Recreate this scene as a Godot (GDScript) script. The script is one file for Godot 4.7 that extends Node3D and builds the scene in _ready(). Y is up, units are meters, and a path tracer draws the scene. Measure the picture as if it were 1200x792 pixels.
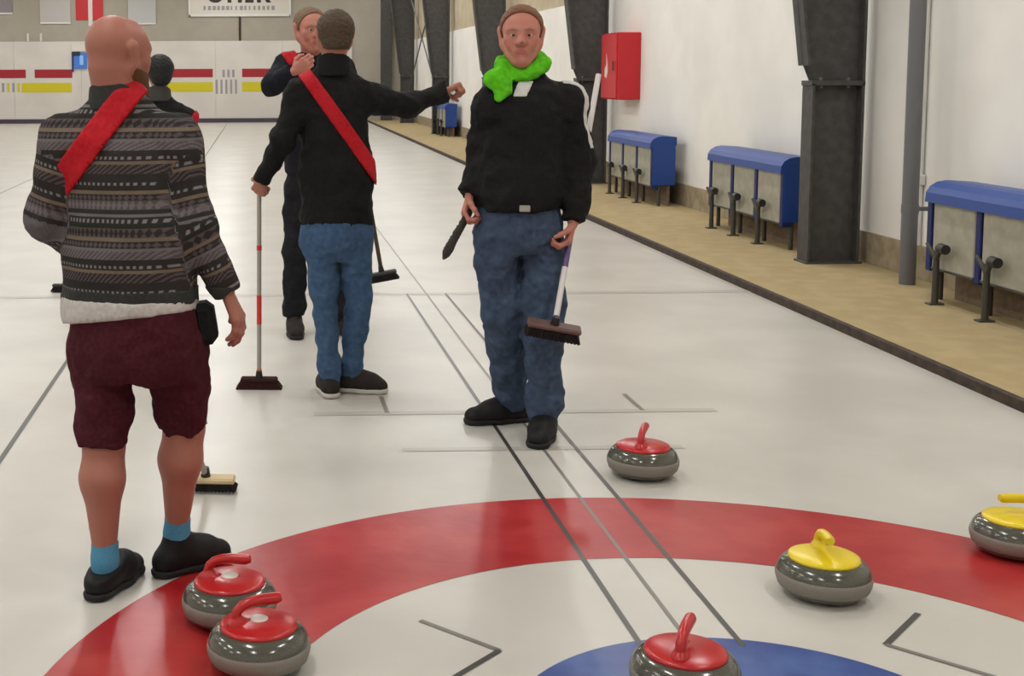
extends Node3D

# ---------------------------------------------------------------- poses (metres, relative to each person's own spot on the ice)
const POSE_STRIPED := {
	"base": Vector3(-1.550, 0, -1.050),
	"head": Vector3(-0.069, 1.644, 0.000),
	"neck": Vector3(-0.074, 1.522, 0.000),
	"chest": Vector3(-0.078, 1.299, 0.000),
	"waist": Vector3(-0.053, 1.064, 0.000),
	"hem": Vector3(-0.045, 0.901, 0.000),
	"pelvis": Vector3(-0.027, 0.773, 0.000),
	"shL": Vector3(-0.223, 1.383, 0.000),
	"elL": Vector3(-0.295, 1.155, 0.000),
	"wrL": Vector3(-0.237, 1.016, -0.270),
	"handL": Vector3(-0.174, 0.991, -0.340),
	"shR": Vector3(0.091, 1.381, 0.000),
	"elR": Vector3(0.150, 1.140, 0.030),
	"wrR": Vector3(0.253, 0.925, 0.020),
	"handR": Vector3(0.286, 0.849, 0.020),
	"hipL": Vector3(-0.132, 0.742, 0.000),
	"knL": Vector3(-0.128, 0.461, 0.030),
	"anL": Vector3(-0.128, 0.107, 0.060),
	"hipR": Vector3(0.096, 0.740, 0.000),
	"knR": Vector3(0.113, 0.487, -0.060),
	"anR": Vector3(0.082, 0.128, -0.100),
	"sashA": Vector3(-0.038, 1.528, 0.100),
	"sashB": Vector3(-0.256, 1.245, 0.100),
	"pouch": Vector3(0.185, 0.834, 0.020),
}

const POSE_POINTING := {
	"base": Vector3(-0.790, 0, -3.460),
	"head": Vector3(-0.039, 1.769, 0.000),
	"neck": Vector3(-0.044, 1.617, 0.000),
	"chest": Vector3(-0.044, 1.388, 0.000),
	"waist": Vector3(-0.036, 1.096, 0.000),
	"hem": Vector3(-0.036, 0.856, 0.000),
	"pelvis": Vector3(-0.036, 0.801, 0.000),
	"shL": Vector3(-0.198, 1.485, 0.000),
	"elL": Vector3(-0.296, 1.267, 0.050),
	"wrL": Vector3(-0.396, 1.067, -0.020),
	"handL": Vector3(-0.418, 0.992, -0.100),
	"shR": Vector3(0.119, 1.471, 0.000),
	"elR": Vector3(0.345, 1.435, -0.080),
	"wrR": Vector3(0.523, 1.495, -0.200),
	"handR": Vector3(0.602, 1.529, -0.240),
	"hipL": Vector3(-0.116, 0.814, 0.000),
	"knL": Vector3(-0.093, 0.507, 0.020),
	"anL": Vector3(-0.068, 0.073, 0.020),
	"hipR": Vector3(0.052, 0.813, 0.000),
	"knR": Vector3(0.083, 0.500, -0.010),
	"anR": Vector3(0.043, 0.090, -0.050),
	"sashA": Vector3(-0.168, 1.568, 0.100),
	"sashB": Vector3(0.119, 1.164, 0.100),
}

const POSE_REAR := {
	"base": Vector3(-0.850, 0, -5.000),
	"head": Vector3(-0.036, 1.849, 0.000),
	"neck": Vector3(-0.026, 1.685, 0.000),
	"chest": Vector3(-0.017, 1.470, 0.000),
	"waist": Vector3(-0.017, 1.185, 0.000),
	"hem": Vector3(-0.018, 0.977, 0.000),
	"pelvis": Vector3(-0.018, 0.925, 0.000),
	"shL": Vector3(-0.176, 1.625, 0.000),
	"elL": Vector3(-0.261, 1.533, 0.140),
	"wrL": Vector3(-0.147, 1.603, 0.260),
	"handL": Vector3(-0.087, 1.643, 0.280),
	"shR": Vector3(0.149, 1.613, 0.000),
	"elR": Vector3(0.211, 1.376, 0.000),
	"wrR": Vector3(0.245, 1.163, 0.100),
	"handR": Vector3(0.261, 1.060, 0.100),
	"hipL": Vector3(-0.102, 0.873, 0.000),
	"knL": Vector3(-0.135, 0.509, 0.020),
	"anL": Vector3(-0.142, 0.124, 0.020),
	"hipR": Vector3(0.086, 0.872, 0.000),
	"knR": Vector3(0.116, 0.481, 0.020),
	"anR": Vector3(0.147, 0.100, 0.020),
	"sashA": Vector3(-0.163, 1.705, 0.100),
	"sashB": Vector3(0.143, 1.215, 0.100),
}

const POSE_SCARF := {
	"base": Vector3(-0.060, 0, -2.720),
	"head": Vector3(-0.006, 1.745, 0.000),
	"neck": Vector3(0.004, 1.588, -0.020),
	"chest": Vector3(0.003, 1.389, 0.000),
	"waist": Vector3(-0.005, 1.148, 0.000),
	"hem": Vector3(-0.011, 1.006, 0.000),
	"pelvis": Vector3(-0.010, 0.935, 0.000),
	"shL": Vector3(-0.124, 1.449, 0.000),
	"elL": Vector3(-0.153, 1.207, -0.080),
	"wrL": Vector3(-0.218, 1.062, -0.020),
	"handL": Vector3(-0.243, 0.989, 0.000),
	"shR": Vector3(0.195, 1.451, 0.000),
	"elR": Vector3(0.246, 1.196, 0.020),
	"wrR": Vector3(0.209, 0.952, 0.100),
	"handR": Vector3(0.169, 0.826, 0.120),
	"hipL": Vector3(-0.103, 0.849, 0.000),
	"knL": Vector3(-0.063, 0.503, -0.030),
	"anL": Vector3(0.012, 0.101, -0.200),
	"hipR": Vector3(0.092, 0.848, 0.000),
	"knR": Vector3(0.092, 0.481, 0.060),
	"anR": Vector3(0.107, 0.095, 0.050),
	"scarfA": Vector3(-0.086, 1.639, 0.060),
	"scarfB": Vector3(-0.150, 1.510, 0.140),
	"emblem": Vector3(-0.033, 1.520, 0.170),
	"buckle": Vector3(-0.021, 1.041, 0.160),
}

const POSE_DARK := {
	"base": Vector3(-1.970, 0, -6.500),
	"head": Vector3(0.056, 1.599, -0.000),
	"neck": Vector3(0.054, 1.440, -0.000),
	"chest": Vector3(0.051, 1.207, -0.000),
	"waist": Vector3(0.049, 1.035, -0.000),
	"hem": Vector3(0.047, 0.899, -0.000),
	"pelvis": Vector3(0.046, 0.868, -0.000),
	"shL": Vector3(-0.119, 1.294, -0.000),
	"elL": Vector3(-0.203, 1.036, -0.000),
	"wrL": Vector3(-0.333, 0.890, -0.150),
	"handL": Vector3(-0.413, 0.813, -0.180),
	"shR": Vector3(0.242, 1.280, -0.000),
	"elR": Vector3(0.276, 1.021, -0.000),
	"wrR": Vector3(0.255, 0.814, -0.120),
	"handR": Vector3(0.239, 0.736, -0.150),
	"hipL": Vector3(-0.041, 0.825, -0.000),
	"knL": Vector3(-0.046, 0.434, -0.000),
	"anL": Vector3(-0.052, 0.077, -0.000),
	"hipR": Vector3(0.138, 0.824, -0.000),
	"knR": Vector3(0.133, 0.433, -0.000),
	"anR": Vector3(0.128, 0.076, -0.000),
	"sashA": Vector3(0.296, 1.222, 0.100),
	"sashB": Vector3(0.009, 0.686, 0.100),
}

var names := {}
var M := {}

# ---------------------------------------------------------------- small helpers
func numbered(called: String) -> String:
	if not names.has(called):
		names[called] = 0
		return called
	names[called] += 1
	return "%s_%03d" % [called, names[called]]

func thing(called: String, label: String, category: String, at := Vector3.ZERO, turn := 0.0, group := "") -> Node3D:
	var o := Node3D.new()
	o.name = numbered(called)
	add_child(o)
	o.position = at
	o.rotation.y = turn
	tag(o, label, category, group)
	return o

func tag(o: Node, label: String, category: String, group := "") -> void:
	o.set_meta("label", label)
	o.set_meta("category", category)
	if group != "":
		o.set_meta("group", group)

func put(called: String, mesh: Mesh, m: Material, parent: Node = null, at := Vector3.ZERO) -> MeshInstance3D:
	var o := MeshInstance3D.new()
	o.mesh = mesh
	o.material_override = m
	o.position = at
	if parent == null:
		o.name = numbered(called)
		add_child(o)
	else:
		o.name = called
		parent.add_child(o, true)
	return o

func struct(called: String, mesh: Mesh, m: Material, at := Vector3.ZERO) -> MeshInstance3D:
	var o := put(called, mesh, m, null, at)
	o.set_meta("kind", "structure")
	return o

func srgb(r: int, g: int, b: int) -> Color:
	return Color(r / 255.0, g / 255.0, b / 255.0)

func mat(c: Color, rough := 0.6, spec := 0.5, metal := 0.0) -> StandardMaterial3D:
	var m := StandardMaterial3D.new()
	m.albedo_color = c
	m.roughness = rough
	m.metallic_specular = spec
	m.metallic = metal
	return m

func noise_tex(c1: Color, c2: Color, freq: float, seed_: int, octaves := 4, size := 256) -> NoiseTexture2D:
	var n := FastNoiseLite.new()
	n.seed = seed_
	n.frequency = freq
	n.fractal_octaves = octaves
	var g := Gradient.new()
	g.set_color(0, c1)
	g.set_color(1, c2)
	g.set_offset(0, 0.25)
	g.set_offset(1, 0.75)
	var t := NoiseTexture2D.new()
	t.width = size
	t.height = size
	t.seamless = true
	t.noise = n
	t.color_ramp = g
	return t

# a surface with an uneven colour; per_m = texture repeats in a metre
func grain(c1: Color, c2: Color, freq: float, per_m: float, seed_: int, rough := 0.7, spec := 0.5, metal := 0.0) -> StandardMaterial3D:
	var m := mat(Color.WHITE, rough, spec, metal)
	m.albedo_texture = noise_tex(c1, c2, freq, seed_)
	m.uv1_triplanar = true
	m.uv1_world_triplanar = true
	m.uv1_scale = Vector3.ONE * per_m
	return m

func relief(m: StandardMaterial3D, freq: float, seed_: int, strength: float) -> StandardMaterial3D:
	var n := FastNoiseLite.new()
	n.seed = seed_
	n.frequency = freq
	var t := NoiseTexture2D.new()
	t.width = 256
	t.height = 256
	t.seamless = true
	t.as_normal_map = true
	t.bump_strength = 4.0
	t.noise = n
	m.normal_enabled = true
	m.normal_texture = t
	m.normal_scale = strength
	return m

# ---------------------------------------------------------------- plain meshes
func face(st: SurfaceTool, pts: Array, centre: Vector3) -> void:
	var n: Vector3 = (pts[1] - pts[0]).cross(pts[2] - pts[0]).normalized()
	if n.dot(pts[0] - centre) < 0:
		n = -n
		pts = pts.duplicate()
		pts.reverse()
	for i in range(1, pts.size() - 1):
		st.set_normal(n); st.add_vertex(pts[0])
		st.set_normal(n); st.add_vertex(pts[i + 1])
		st.set_normal(n); st.add_vertex(pts[i])

func begin() -> SurfaceTool:
	var st := SurfaceTool.new()
	st.begin(Mesh.PRIMITIVE_TRIANGLES)
	return st

# box with chamfered edges, into st, under a transform
func add_box(st: SurfaceTool, size: Vector3, t: Transform3D, b := 0.004) -> void:
	var h := size * 0.5
	b = minf(b, minf(h.x, minf(h.y, h.z)) * 0.6)
	var c := t.origin
	var v := func(sx: float, sy: float, sz: float, axis: int) -> Vector3:
		var p := Vector3(sx * (h.x - (0.0 if axis == 0 else b)), sy * (h.y - (0.0 if axis == 1 else b)), sz * (h.z - (0.0 if axis == 2 else b)))
		return t * p
	for s in [-1.0, 1.0]:
		face(st, [v.call(s, -1, -1, 0), v.call(s, 1, -1, 0), v.call(s, 1, 1, 0), v.call(s, -1, 1, 0)], c)
		face(st, [v.call(-1, s, -1, 1), v.call(1, s, -1, 1), v.call(1, s, 1, 1), v.call(-1, s, 1, 1)], c)
		face(st, [v.call(-1, -1, s, 2), v.call(1, -1, s, 2), v.call(1, 1, s, 2), v.call(-1, 1, s, 2)], c)
		for u in [-1.0, 1.0]:
			face(st, [v.call(s, u, -1, 0), v.call(s, u, 1, 0), v.call(s, u, 1, 1), v.call(s, u, -1, 1)], c)
			face(st, [v.call(s, -1, u, 0), v.call(s, 1, u, 0), v.call(s, 1, u, 2), v.call(s, -1, u, 2)], c)
			face(st, [v.call(-1, s, u, 1), v.call(1, s, u, 1), v.call(1, s, u, 2), v.call(-1, s, u, 2)], c)
			for w in [-1.0, 1.0]:
				face(st, [v.call(s, u, w, 0), v.call(s, u, w, 1), v.call(s, u, w, 2)], c)

func box(size: Vector3, b := 0.004) -> Mesh:
	var st := begin()
	add_box(st, size, Transform3D.IDENTITY, b)
	return st.commit()

func box_between(lo: Vector3, hi: Vector3, b := 0.004) -> Mesh:
	var st := begin()
	add_box(st, hi - lo, Transform3D(Basis.IDENTITY, (lo + hi) * 0.5), b)
	return st.commit()

# tube along points; radii one per point; squash flattens it along the given side axis
func add_tube(st: SurfaceTool, pts: Array, radii: Array, sides := 14, squash := 1.0) -> void:
	var n := pts.size()
	var prev := Vector3.ZERO
	var rings := []
	var norms := []
	for i in n:
		var d: Vector3 = (pts[mini(i + 1, n - 1)] - pts[maxi(i - 1, 0)]).normalized()
		var u := prev
		if i == 0:
			u = Vector3.UP.cross(d)
			if u.length() < 0.05:
				u = Vector3.RIGHT
		u = (u - d * u.dot(d)).normalized()
		prev = u
		var w := d.cross(u)
		var ring := []
		var nr := []
		for k in sides:
			var a := TAU * k / sides
			var o := u * cos(a) + w * sin(a) * squash
			ring.append(pts[i] + o * radii[i])
			nr.append((u * cos(a) + w * sin(a) / squash).normalized())
		rings.append(ring)
		norms.append(nr)
	for i in n - 1:
		for k in sides:
			var l := (k + 1) % sides
			for e in [[i, k], [i + 1, k], [i, l], [i, l], [i + 1, k], [i + 1, l]]:
				st.set_normal(norms[e[0]][e[1]]); st.add_vertex(rings[e[0]][e[1]])
	for e in [0, n - 1]:
		var out: Vector3 = (pts[0] - pts[1]).normalized() if e == 0 else (pts[n - 1] - pts[n - 2]).normalized()
		for k in sides:
			var l := (k + 1) % sides
			var tri := [pts[e], rings[e][k], rings[e][l]] if e == 0 else [pts[e], rings[e][l], rings[e][k]]
			for p in tri:
				st.set_normal(out); st.add_vertex(p)

func tube(pts: Array, radii: Array, sides := 14, squash := 1.0) -> Mesh:
	var st := begin()
	add_tube(st, pts, radii, sides, squash)
	return st.commit()

# surface of revolution about y; profile of (radius, height)
func lathe(profile: Array, seg := 40) -> Mesh:
	var st := begin()
	st.set_smooth_group(0)
	for i in profile.size() - 1:
		var a: Vector2 = profile[i]
		var b: Vector2 = profile[i + 1]
		for k in seg:
			var s := TAU * k / seg
			var t := TAU * ((k + 1) % seg) / seg
			var p := Vector3(a.x * cos(s), a.y, a.x * sin(s))
			var q := Vector3(a.x * cos(t), a.y, a.x * sin(t))
			var r := Vector3(b.x * cos(t), b.y, b.x * sin(t))
			var u := Vector3(b.x * cos(s), b.y, b.x * sin(s))
			if a.x > 1e-6:
				st.add_vertex(p); st.add_vertex(q); st.add_vertex(r)
			if b.x > 1e-6:
				st.add_vertex(p); st.add_vertex(r); st.add_vertex(u)
	st.generate_normals()
	return st.commit()

# polygon in x,y pushed along z from z0 to z1 (points anticlockwise)
func prism(poly: PackedVector2Array, z0: float, z1: float) -> Mesh:
	var st := begin()
	var n := poly.size()
	for i in n:
		var a := poly[i]
		var b := poly[(i + 1) % n]
		var nn := Vector3(b.y - a.y, a.x - b.x, 0).normalized()
		var q := [Vector3(a.x, a.y, z0), Vector3(b.x, b.y, z0), Vector3(b.x, b.y, z1), Vector3(a.x, a.y, z1)]
		for k in [0, 2, 1, 0, 3, 2]:
			st.set_normal(nn); st.add_vertex(q[k])
	var tri := Geometry2D.triangulate_polygon(poly)
	for s in [[z0, Vector3.FORWARD], [z1, Vector3.BACK]]:
		for i in range(0, tri.size(), 3):
			var t := [poly[tri[i]], poly[tri[i + 1]], poly[tri[i + 2]]]
			var ccw: bool = (t[1] - t[0]).cross(t[2] - t[0]) > 0
			if ccw == (s[0] == z1):
				t.reverse()
			for p in t:
				st.set_normal(s[1]); st.add_vertex(Vector3(p.x, p.y, s[0]))
	return st.commit()

# flat ring painted in the ice
func ring(r0: float, r1: float, y: float, seg := 160) -> Mesh:
	var st := begin()
	for k in seg:
		var a := TAU * k / seg
		var b := TAU * (k + 1) / seg
		var q := [Vector3(cos(a) * r0, y, sin(a) * r0), Vector3(cos(a) * r1, y, sin(a) * r1), Vector3(cos(b) * r1, y, sin(b) * r1), Vector3(cos(b) * r0, y, sin(b) * r0)]
		for i in [0, 1, 2, 0, 2, 3]:
			st.set_normal(Vector3.UP); st.add_vertex(q[i])
	return st.commit()

func stripe(a: Vector2, b: Vector2, w: float, y: float) -> Mesh:
	var st := begin()
	var s := (b - a).orthogonal().normalized() * w * 0.5
	var q := [a + s, b + s, b - s, a - s]
	for i in [0, 1, 2, 0, 2, 3]:
		st.set_normal(Vector3.UP); st.add_vertex(Vector3(q[i].x, y, q[i].y))
	return st.commit()

# ---------------------------------------------------------------- smooth bodies: tapered capsules joined by a soft minimum, meshed as surface nets
class Field:
	var a := PackedVector3Array()
	var ba := PackedVector3Array()
	var inv := PackedFloat32Array()
	var ra := PackedFloat32Array()
	var dr := PackedFloat32Array()
	var nn := PackedVector3Array()
	var kf := PackedFloat32Array()
	var clip := PackedInt32Array()
	var cp := PackedVector3Array()
	var cn := PackedVector3Array()
	var cuts := []
	var soft := 0.03
	var inflate := 0.0
	var fold := 0.0
	var noise: FastNoiseLite = null
	var squeeze := 1.0

	func cap(p: Vector3, q: Vector3, r1: float, r2: float, n := Vector3.ZERO, k := 1.0, clip_at = null) -> void:
		var d := q - p
		if d.length() < 1e-4:
			d = Vector3(0, 1e-4, 0)
		a.append(p); ba.append(d); inv.append(1.0 / d.length_squared()); ra.append(r1); dr.append(r2 - r1)
		if n != Vector3.ZERO:
			n = (n - d * (n.dot(d) / d.length_squared())).normalized()
		nn.append(n); kf.append(1.0 / k - 1.0)
		squeeze = maxf(squeeze, 1.0 / k)
		if clip_at != null:
			clip.append(1); cp.append(clip_at); cn.append(d.normalized())
		else:
			clip.append(0); cp.append(Vector3.ZERO); cn.append(Vector3.ZERO)

	# stop the capsules from first on at a plane
	func trim(first: int, at: Vector3, normal: Vector3) -> void:
		for i in range(first, a.size()):
			clip[i] = 1
			cp[i] = at
			cn[i] = normal.normalized()

	func near(c: Vector3, r: float) -> PackedInt32Array:
		var out := PackedInt32Array()
		for i in a.size():
			var pa := c - a[i]
			var t := clampf(pa.dot(ba[i]) * inv[i], 0.0, 1.0)
			if (pa - ba[i] * t).length() - (ra[i] + dr[i] * t) < r:
				out.append(i)
		return out

	func dist(p: Vector3, idx: PackedInt32Array) -> float:
		var d := 1e3
		for i in idx:
			var pa := p - a[i]
			if kf[i] > 0.0:
				pa += nn[i] * (pa.dot(nn[i]) * kf[i])
			var t := clampf(pa.dot(ba[i]) * inv[i], 0.0, 1.0)
			var e := (pa - ba[i] * t).length() - (ra[i] + dr[i] * t)
			if clip[i] == 1:
				e = maxf(e, (p - cp[i]).dot(cn[i]))
			var h := maxf(soft - absf(d - e), 0.0)
			d = minf(d, e) - h * h * 0.25 / soft
		d -= inflate
		if noise != null:
			d += fold * noise.get_noise_3dv(p)
		for c in cuts:
			d = maxf(d, (p - c[0]).dot(c[1]))
		return d

func new_out() -> Dictionary:
	return {"v": PackedVector3Array(), "n": PackedVector3Array(), "c": PackedColorArray(), "u": PackedVector2Array(), "i": PackedInt32Array()}

func sample_block(f: Field, cell: float, o: Vector3, idx: PackedInt32Array) -> PackedFloat32Array:
	var m := idx.size()
	var la := PackedVector3Array()
	var lb := PackedVector3Array()
	var ln := PackedVector3Array()
	var lp := PackedVector3Array()
	var lc := PackedVector3Array()
	var li := PackedFloat32Array()
	var lr := PackedFloat32Array()
	var ld := PackedFloat32Array()
	var lk := PackedFloat32Array()
	var lf := PackedInt32Array()
	for i in idx:
		la.append(f.a[i]); lb.append(f.ba[i]); ln.append(f.nn[i]); lp.append(f.cp[i]); lc.append(f.cn[i])
		li.append(f.inv[i]); lr.append(f.ra[i]); ld.append(f.dr[i]); lk.append(f.kf[i]); lf.append(f.clip[i])
	var cut_p := PackedVector3Array()
	var cut_n := PackedVector3Array()
	for c in f.cuts:
		cut_p.append(c[0]); cut_n.append(c[1])
	var nc := cut_p.size()
	var soft := f.soft
	var q := 0.25 / soft
	var inflate := f.inflate
	var fold := f.fold
	var noise := f.noise
	var vals := PackedFloat32Array()
	vals.resize(729)
	var k := 0
	var neg := 0
	for x in 9:
		for y in 9:
			for z in 9:
				var p := o + Vector3(x, y, z) * cell
				var d := 1e3
				for i in m:
					var pa := p - la[i]
					if lk[i] > 0.0:
						pa += ln[i] * (pa.dot(ln[i]) * lk[i])
					var t := clampf(pa.dot(lb[i]) * li[i], 0.0, 1.0)
					var e := (pa - lb[i] * t).length() - (lr[i] + ld[i] * t)
					if lf[i] == 1:
						e = maxf(e, (p - lp[i]).dot(lc[i]))
					var h := soft - absf(d - e)
					if e < d:
						d = e
					if h > 0.0:
						d -= h * h * q
				d -= inflate
				if noise != null and absf(d) < 0.05:
					d += fold * noise.get_noise_3dv(p)
				for i in nc:
					d = maxf(d, (p - cut_p[i]).dot(cut_n[i]))
				vals[k] = d
				if d < 0.0:
					neg += 1
				k += 1
	return vals if neg > 0 and neg < 729 else PackedFloat32Array()

func polygonize(f: Field, cell: float, out: Dictionary, colour = null, mapping = null) -> void:
	if f.a.size() == 0:
		return
	var lo := Vector3.ONE * 1e9
	var hi := -lo
	for i in f.a.size():
		var r := maxf(f.ra[i], f.ra[i] + f.dr[i]) + f.inflate + f.soft * 0.5 + 0.01
		for p in [f.a[i], f.a[i] + f.ba[i]]:
			lo = lo.min(p - Vector3.ONE * r)
			hi = hi.max(p + Vector3.ONE * r)
	var bs := cell * 8.0
	var nb := ((hi - lo) / bs).ceil()
	var jobs := []
	var reach := bs * 0.87 + f.soft + maxf(f.inflate, 0.0) + f.fold
	for bx in int(nb.x):
		for by in int(nb.y):
			for bz in int(nb.z):
				var o := lo + Vector3(bx, by, bz) * bs
				var c := o + Vector3.ONE * bs * 0.5
				var idx := f.near(c, reach)
				if idx.is_empty():
					continue
				if absf(f.dist(c, idx)) > bs * 0.9 * f.squeeze + f.soft:
					continue
				jobs.append([o, idx, bx * 8, by * 8, bz * 8])
	if jobs.is_empty():
		return
	var found := []
	found.resize(jobs.size())
	var work := func(j: int) -> void:
		found[j] = sample_block(f, cell, jobs[j][0], jobs[j][1])
	WorkerThreadPool.wait_for_group_task_completion(WorkerThreadPool.add_group_task(work, jobs.size()))
	var blocks := []
	for j in jobs.size():
		if found[j].size() == 729:
			blocks.append([jobs[j][2], jobs[j][3], jobs[j][4], found[j]])
	var v: PackedVector3Array = out.v
	var nrm: PackedVector3Array = out.n
	var col: PackedColorArray = out.c
	var uv: PackedVector2Array = out.u
	var ind: PackedInt32Array = out.i
	var cells := {}
	var off := [0, 81, 9, 90, 1, 82, 10, 91]
	var pos := [Vector3(0, 0, 0), Vector3(1, 0, 0), Vector3(0, 1, 0), Vector3(1, 1, 0), Vector3(0, 0, 1), Vector3(1, 0, 1), Vector3(0, 1, 1), Vector3(1, 1, 1)]
	var edges := [[0, 1], [2, 3], [4, 5], [6, 7], [0, 2], [1, 3], [4, 6], [5, 7], [0, 4], [1, 5], [2, 6], [3, 7]]
	for b in blocks:
		var vals: PackedFloat32Array = b[3]
		for x in 8:
			for y in 8:
				for z in 8:
					var at := x * 81 + y * 9 + z
					var w0 := vals[at]; var w1 := vals[at + 81]; var w2 := vals[at + 9]; var w3 := vals[at + 90]
					var w4 := vals[at + 1]; var w5 := vals[at + 82]; var w6 := vals[at + 10]; var w7 := vals[at + 91]
					var s := int(w0 < 0) + int(w1 < 0) + int(w2 < 0) + int(w3 < 0) + int(w4 < 0) + int(w5 < 0) + int(w6 < 0) + int(w7 < 0)
					if s == 0 or s == 8:
						continue
					var w := [w0, w1, w2, w3, w4, w5, w6, w7]
					var sum := Vector3.ZERO
					var cnt := 0
					for e in edges:
						var p: float = w[e[0]]
						var q: float = w[e[1]]
						if (p < 0) != (q < 0):
							sum += pos[e[0]].lerp(pos[e[1]], p / (p - q))
							cnt += 1
					var g := Vector3(w1 + w3 + w5 + w7 - w0 - w2 - w4 - w6, w2 + w3 + w6 + w7 - w0 - w1 - w4 - w5, w4 + w5 + w6 + w7 - w0 - w1 - w2 - w3)
					var gx: int = b[0] + x
					var gy: int = b[1] + y
					var gz: int = b[2] + z
					var pt := lo + (Vector3(gx, gy, gz) + sum / cnt) * cell
					cells[(gx << 40) | (gy << 20) | gz] = v.size()
					v.append(pt)
					nrm.append(g.normalized() if g.length() > 1e-9 else Vector3.UP)
					col.append(colour.call(pt) if colour != null else Color.WHITE)
					uv.append(mapping.call(pt) if mapping != null else Vector2.ZERO)
	var around := [[[0, -1, -1], [0, 0, -1], [0, 0, 0], [0, -1, 0]], [[-1, 0, -1], [-1, 0, 0], [0, 0, 0], [0, 0, -1]], [[-1, -1, 0], [0, -1, 0], [0, 0, 0], [-1, 0, 0]]]
	var step := [81, 9, 1]
	for b in blocks:
		var vals: PackedFloat32Array = b[3]
		for x in 8:
			for y in 8:
				for z in 8:
					var at := x * 81 + y * 9 + z
					var n0 := vals[at] < 0
					for ax in 3:
						if n0 == (vals[at + step[ax]] < 0):
							continue
						var q := []
						for d in around[ax]:
							var gx: int = b[0] + x + d[0]
							var gy: int = b[1] + y + d[1]
							var gz: int = b[2] + z + d[2]
							q.append(cells.get((gx << 40) | (gy << 20) | gz, -1))
						if q.has(-1):
							continue
						if n0:
							q.reverse()
						for i in [0, 1, 2, 0, 2, 3]:
							ind.append(q[i])
	out.v = v; out.n = nrm; out.c = col; out.u = uv; out.i = ind

func finish(out: Dictionary) -> ArrayMesh:
	var arr := []
	arr.resize(Mesh.ARRAY_MAX)
	arr[Mesh.ARRAY_VERTEX] = out.v
	arr[Mesh.ARRAY_NORMAL] = out.n
	arr[Mesh.ARRAY_COLOR] = out.c
	arr[Mesh.ARRAY_TEX_UV] = out.u
	arr[Mesh.ARRAY_INDEX] = out.i
	var m := ArrayMesh.new()
	if out.v.size() > 0:
		m.add_surface_from_arrays(Mesh.PRIMITIVE_TRIANGLES, arr)
	return m

func shape(f: Field, cell: float, colour = null, mapping = null) -> ArrayMesh:
	var out := new_out()
	polygonize(f, cell, out, colour, mapping)
	return finish(out)

# ---------------------------------------------------------------- people
func frame(fwd: Vector3, tilt := 0.0) -> Basis:
	var z := fwd.normalized()
	var x := Vector3.UP.cross(z).normalized()
	z = z.rotated(x, tilt)
	return Basis(x, z.cross(x), z)

# head about c; in its own frame x is the side, y up, z the way the face points
func head_field(c: Vector3, b: Basis, s: float, neck: Vector3, neck_r: float) -> Field:
	var f := Field.new()
	f.soft = 0.018 * s
	var p := func(x: float, y: float, z: float) -> Vector3: return c + b * (Vector3(x, y, z) * s)
	f.cap(p.call(0, 0.036, -0.022), p.call(0, 0.034, 0.018), 0.083 * s, 0.08 * s, b.x, 0.93)
	f.cap(p.call(0, 0.03, 0.03), p.call(0, -0.06, 0.04), 0.066 * s, 0.05 * s)
	for k in [-1.0, 1.0]:
		f.cap(p.call(0.045 * k, -0.035, 0.0), p.call(0.014 * k, -0.095, 0.058), 0.036 * s, 0.024 * s)
		f.cap(p.call(0.04 * k, -0.012, 0.06), p.call(0.033 * k, -0.03, 0.066), 0.027 * s, 0.024 * s)
		f.cap(p.call(0.012 * k, 0.026, 0.092), p.call(0.046 * k, 0.026, 0.076), 0.011 * s, 0.011 * s)
		f.cap(p.call(0.084 * k, 0.022, -0.016), p.call(0.078 * k, -0.026, -0.004), 0.021 * s, 0.013 * s, b.x, 0.5)
		f.cap(p.call(0.013 * k, -0.023, 0.1), p.call(0.01 * k, -0.024, 0.09), 0.009 * s, 0.01 * s)
	f.cap(p.call(0, 0.02, 0.093), p.call(0, -0.02, 0.112), 0.009 * s, 0.013 * s)
	f.cap(p.call(-0.02, -0.053, 0.086), p.call(0.02, -0.053, 0.086), 0.008 * s, 0.008 * s)
	f.cap(p.call(-0.016, -0.066, 0.087), p.call(0.016, -0.066, 0.087), 0.008 * s, 0.008 * s)
	f.cap(p.call(0, -0.093, 0.075), p.call(0, -0.098, 0.07), 0.02 * s, 0.02 * s)
	f.cap(p.call(0, -0.03, -0.03), neck, neck_r * 0.95, neck_r)
	return f

func skin_colour(c: Vector3, b: Basis, s: float, base: Color, lip: Color, brow: Color) -> Callable:
	return func(q: Vector3) -> Color:
		var l := (b.inverse() * (q - c)) / s
		if l.z > 0.06:
			var lx := l.x / 0.024
			var ly := (l.y + 0.0595) / 0.011
			if lx * lx + ly * ly < 1.0:
				return base.lerp(lip, 0.8)
			var bx := (absf(l.x) - 0.031) / 0.02
			var by := (l.y - 0.0285 + 0.25 * absf(absf(l.x) - 0.031)) / 0.0055
			if bx * bx + by * by < 1.0:
				return base.lerp(brow, 0.6)
		return base

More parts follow.
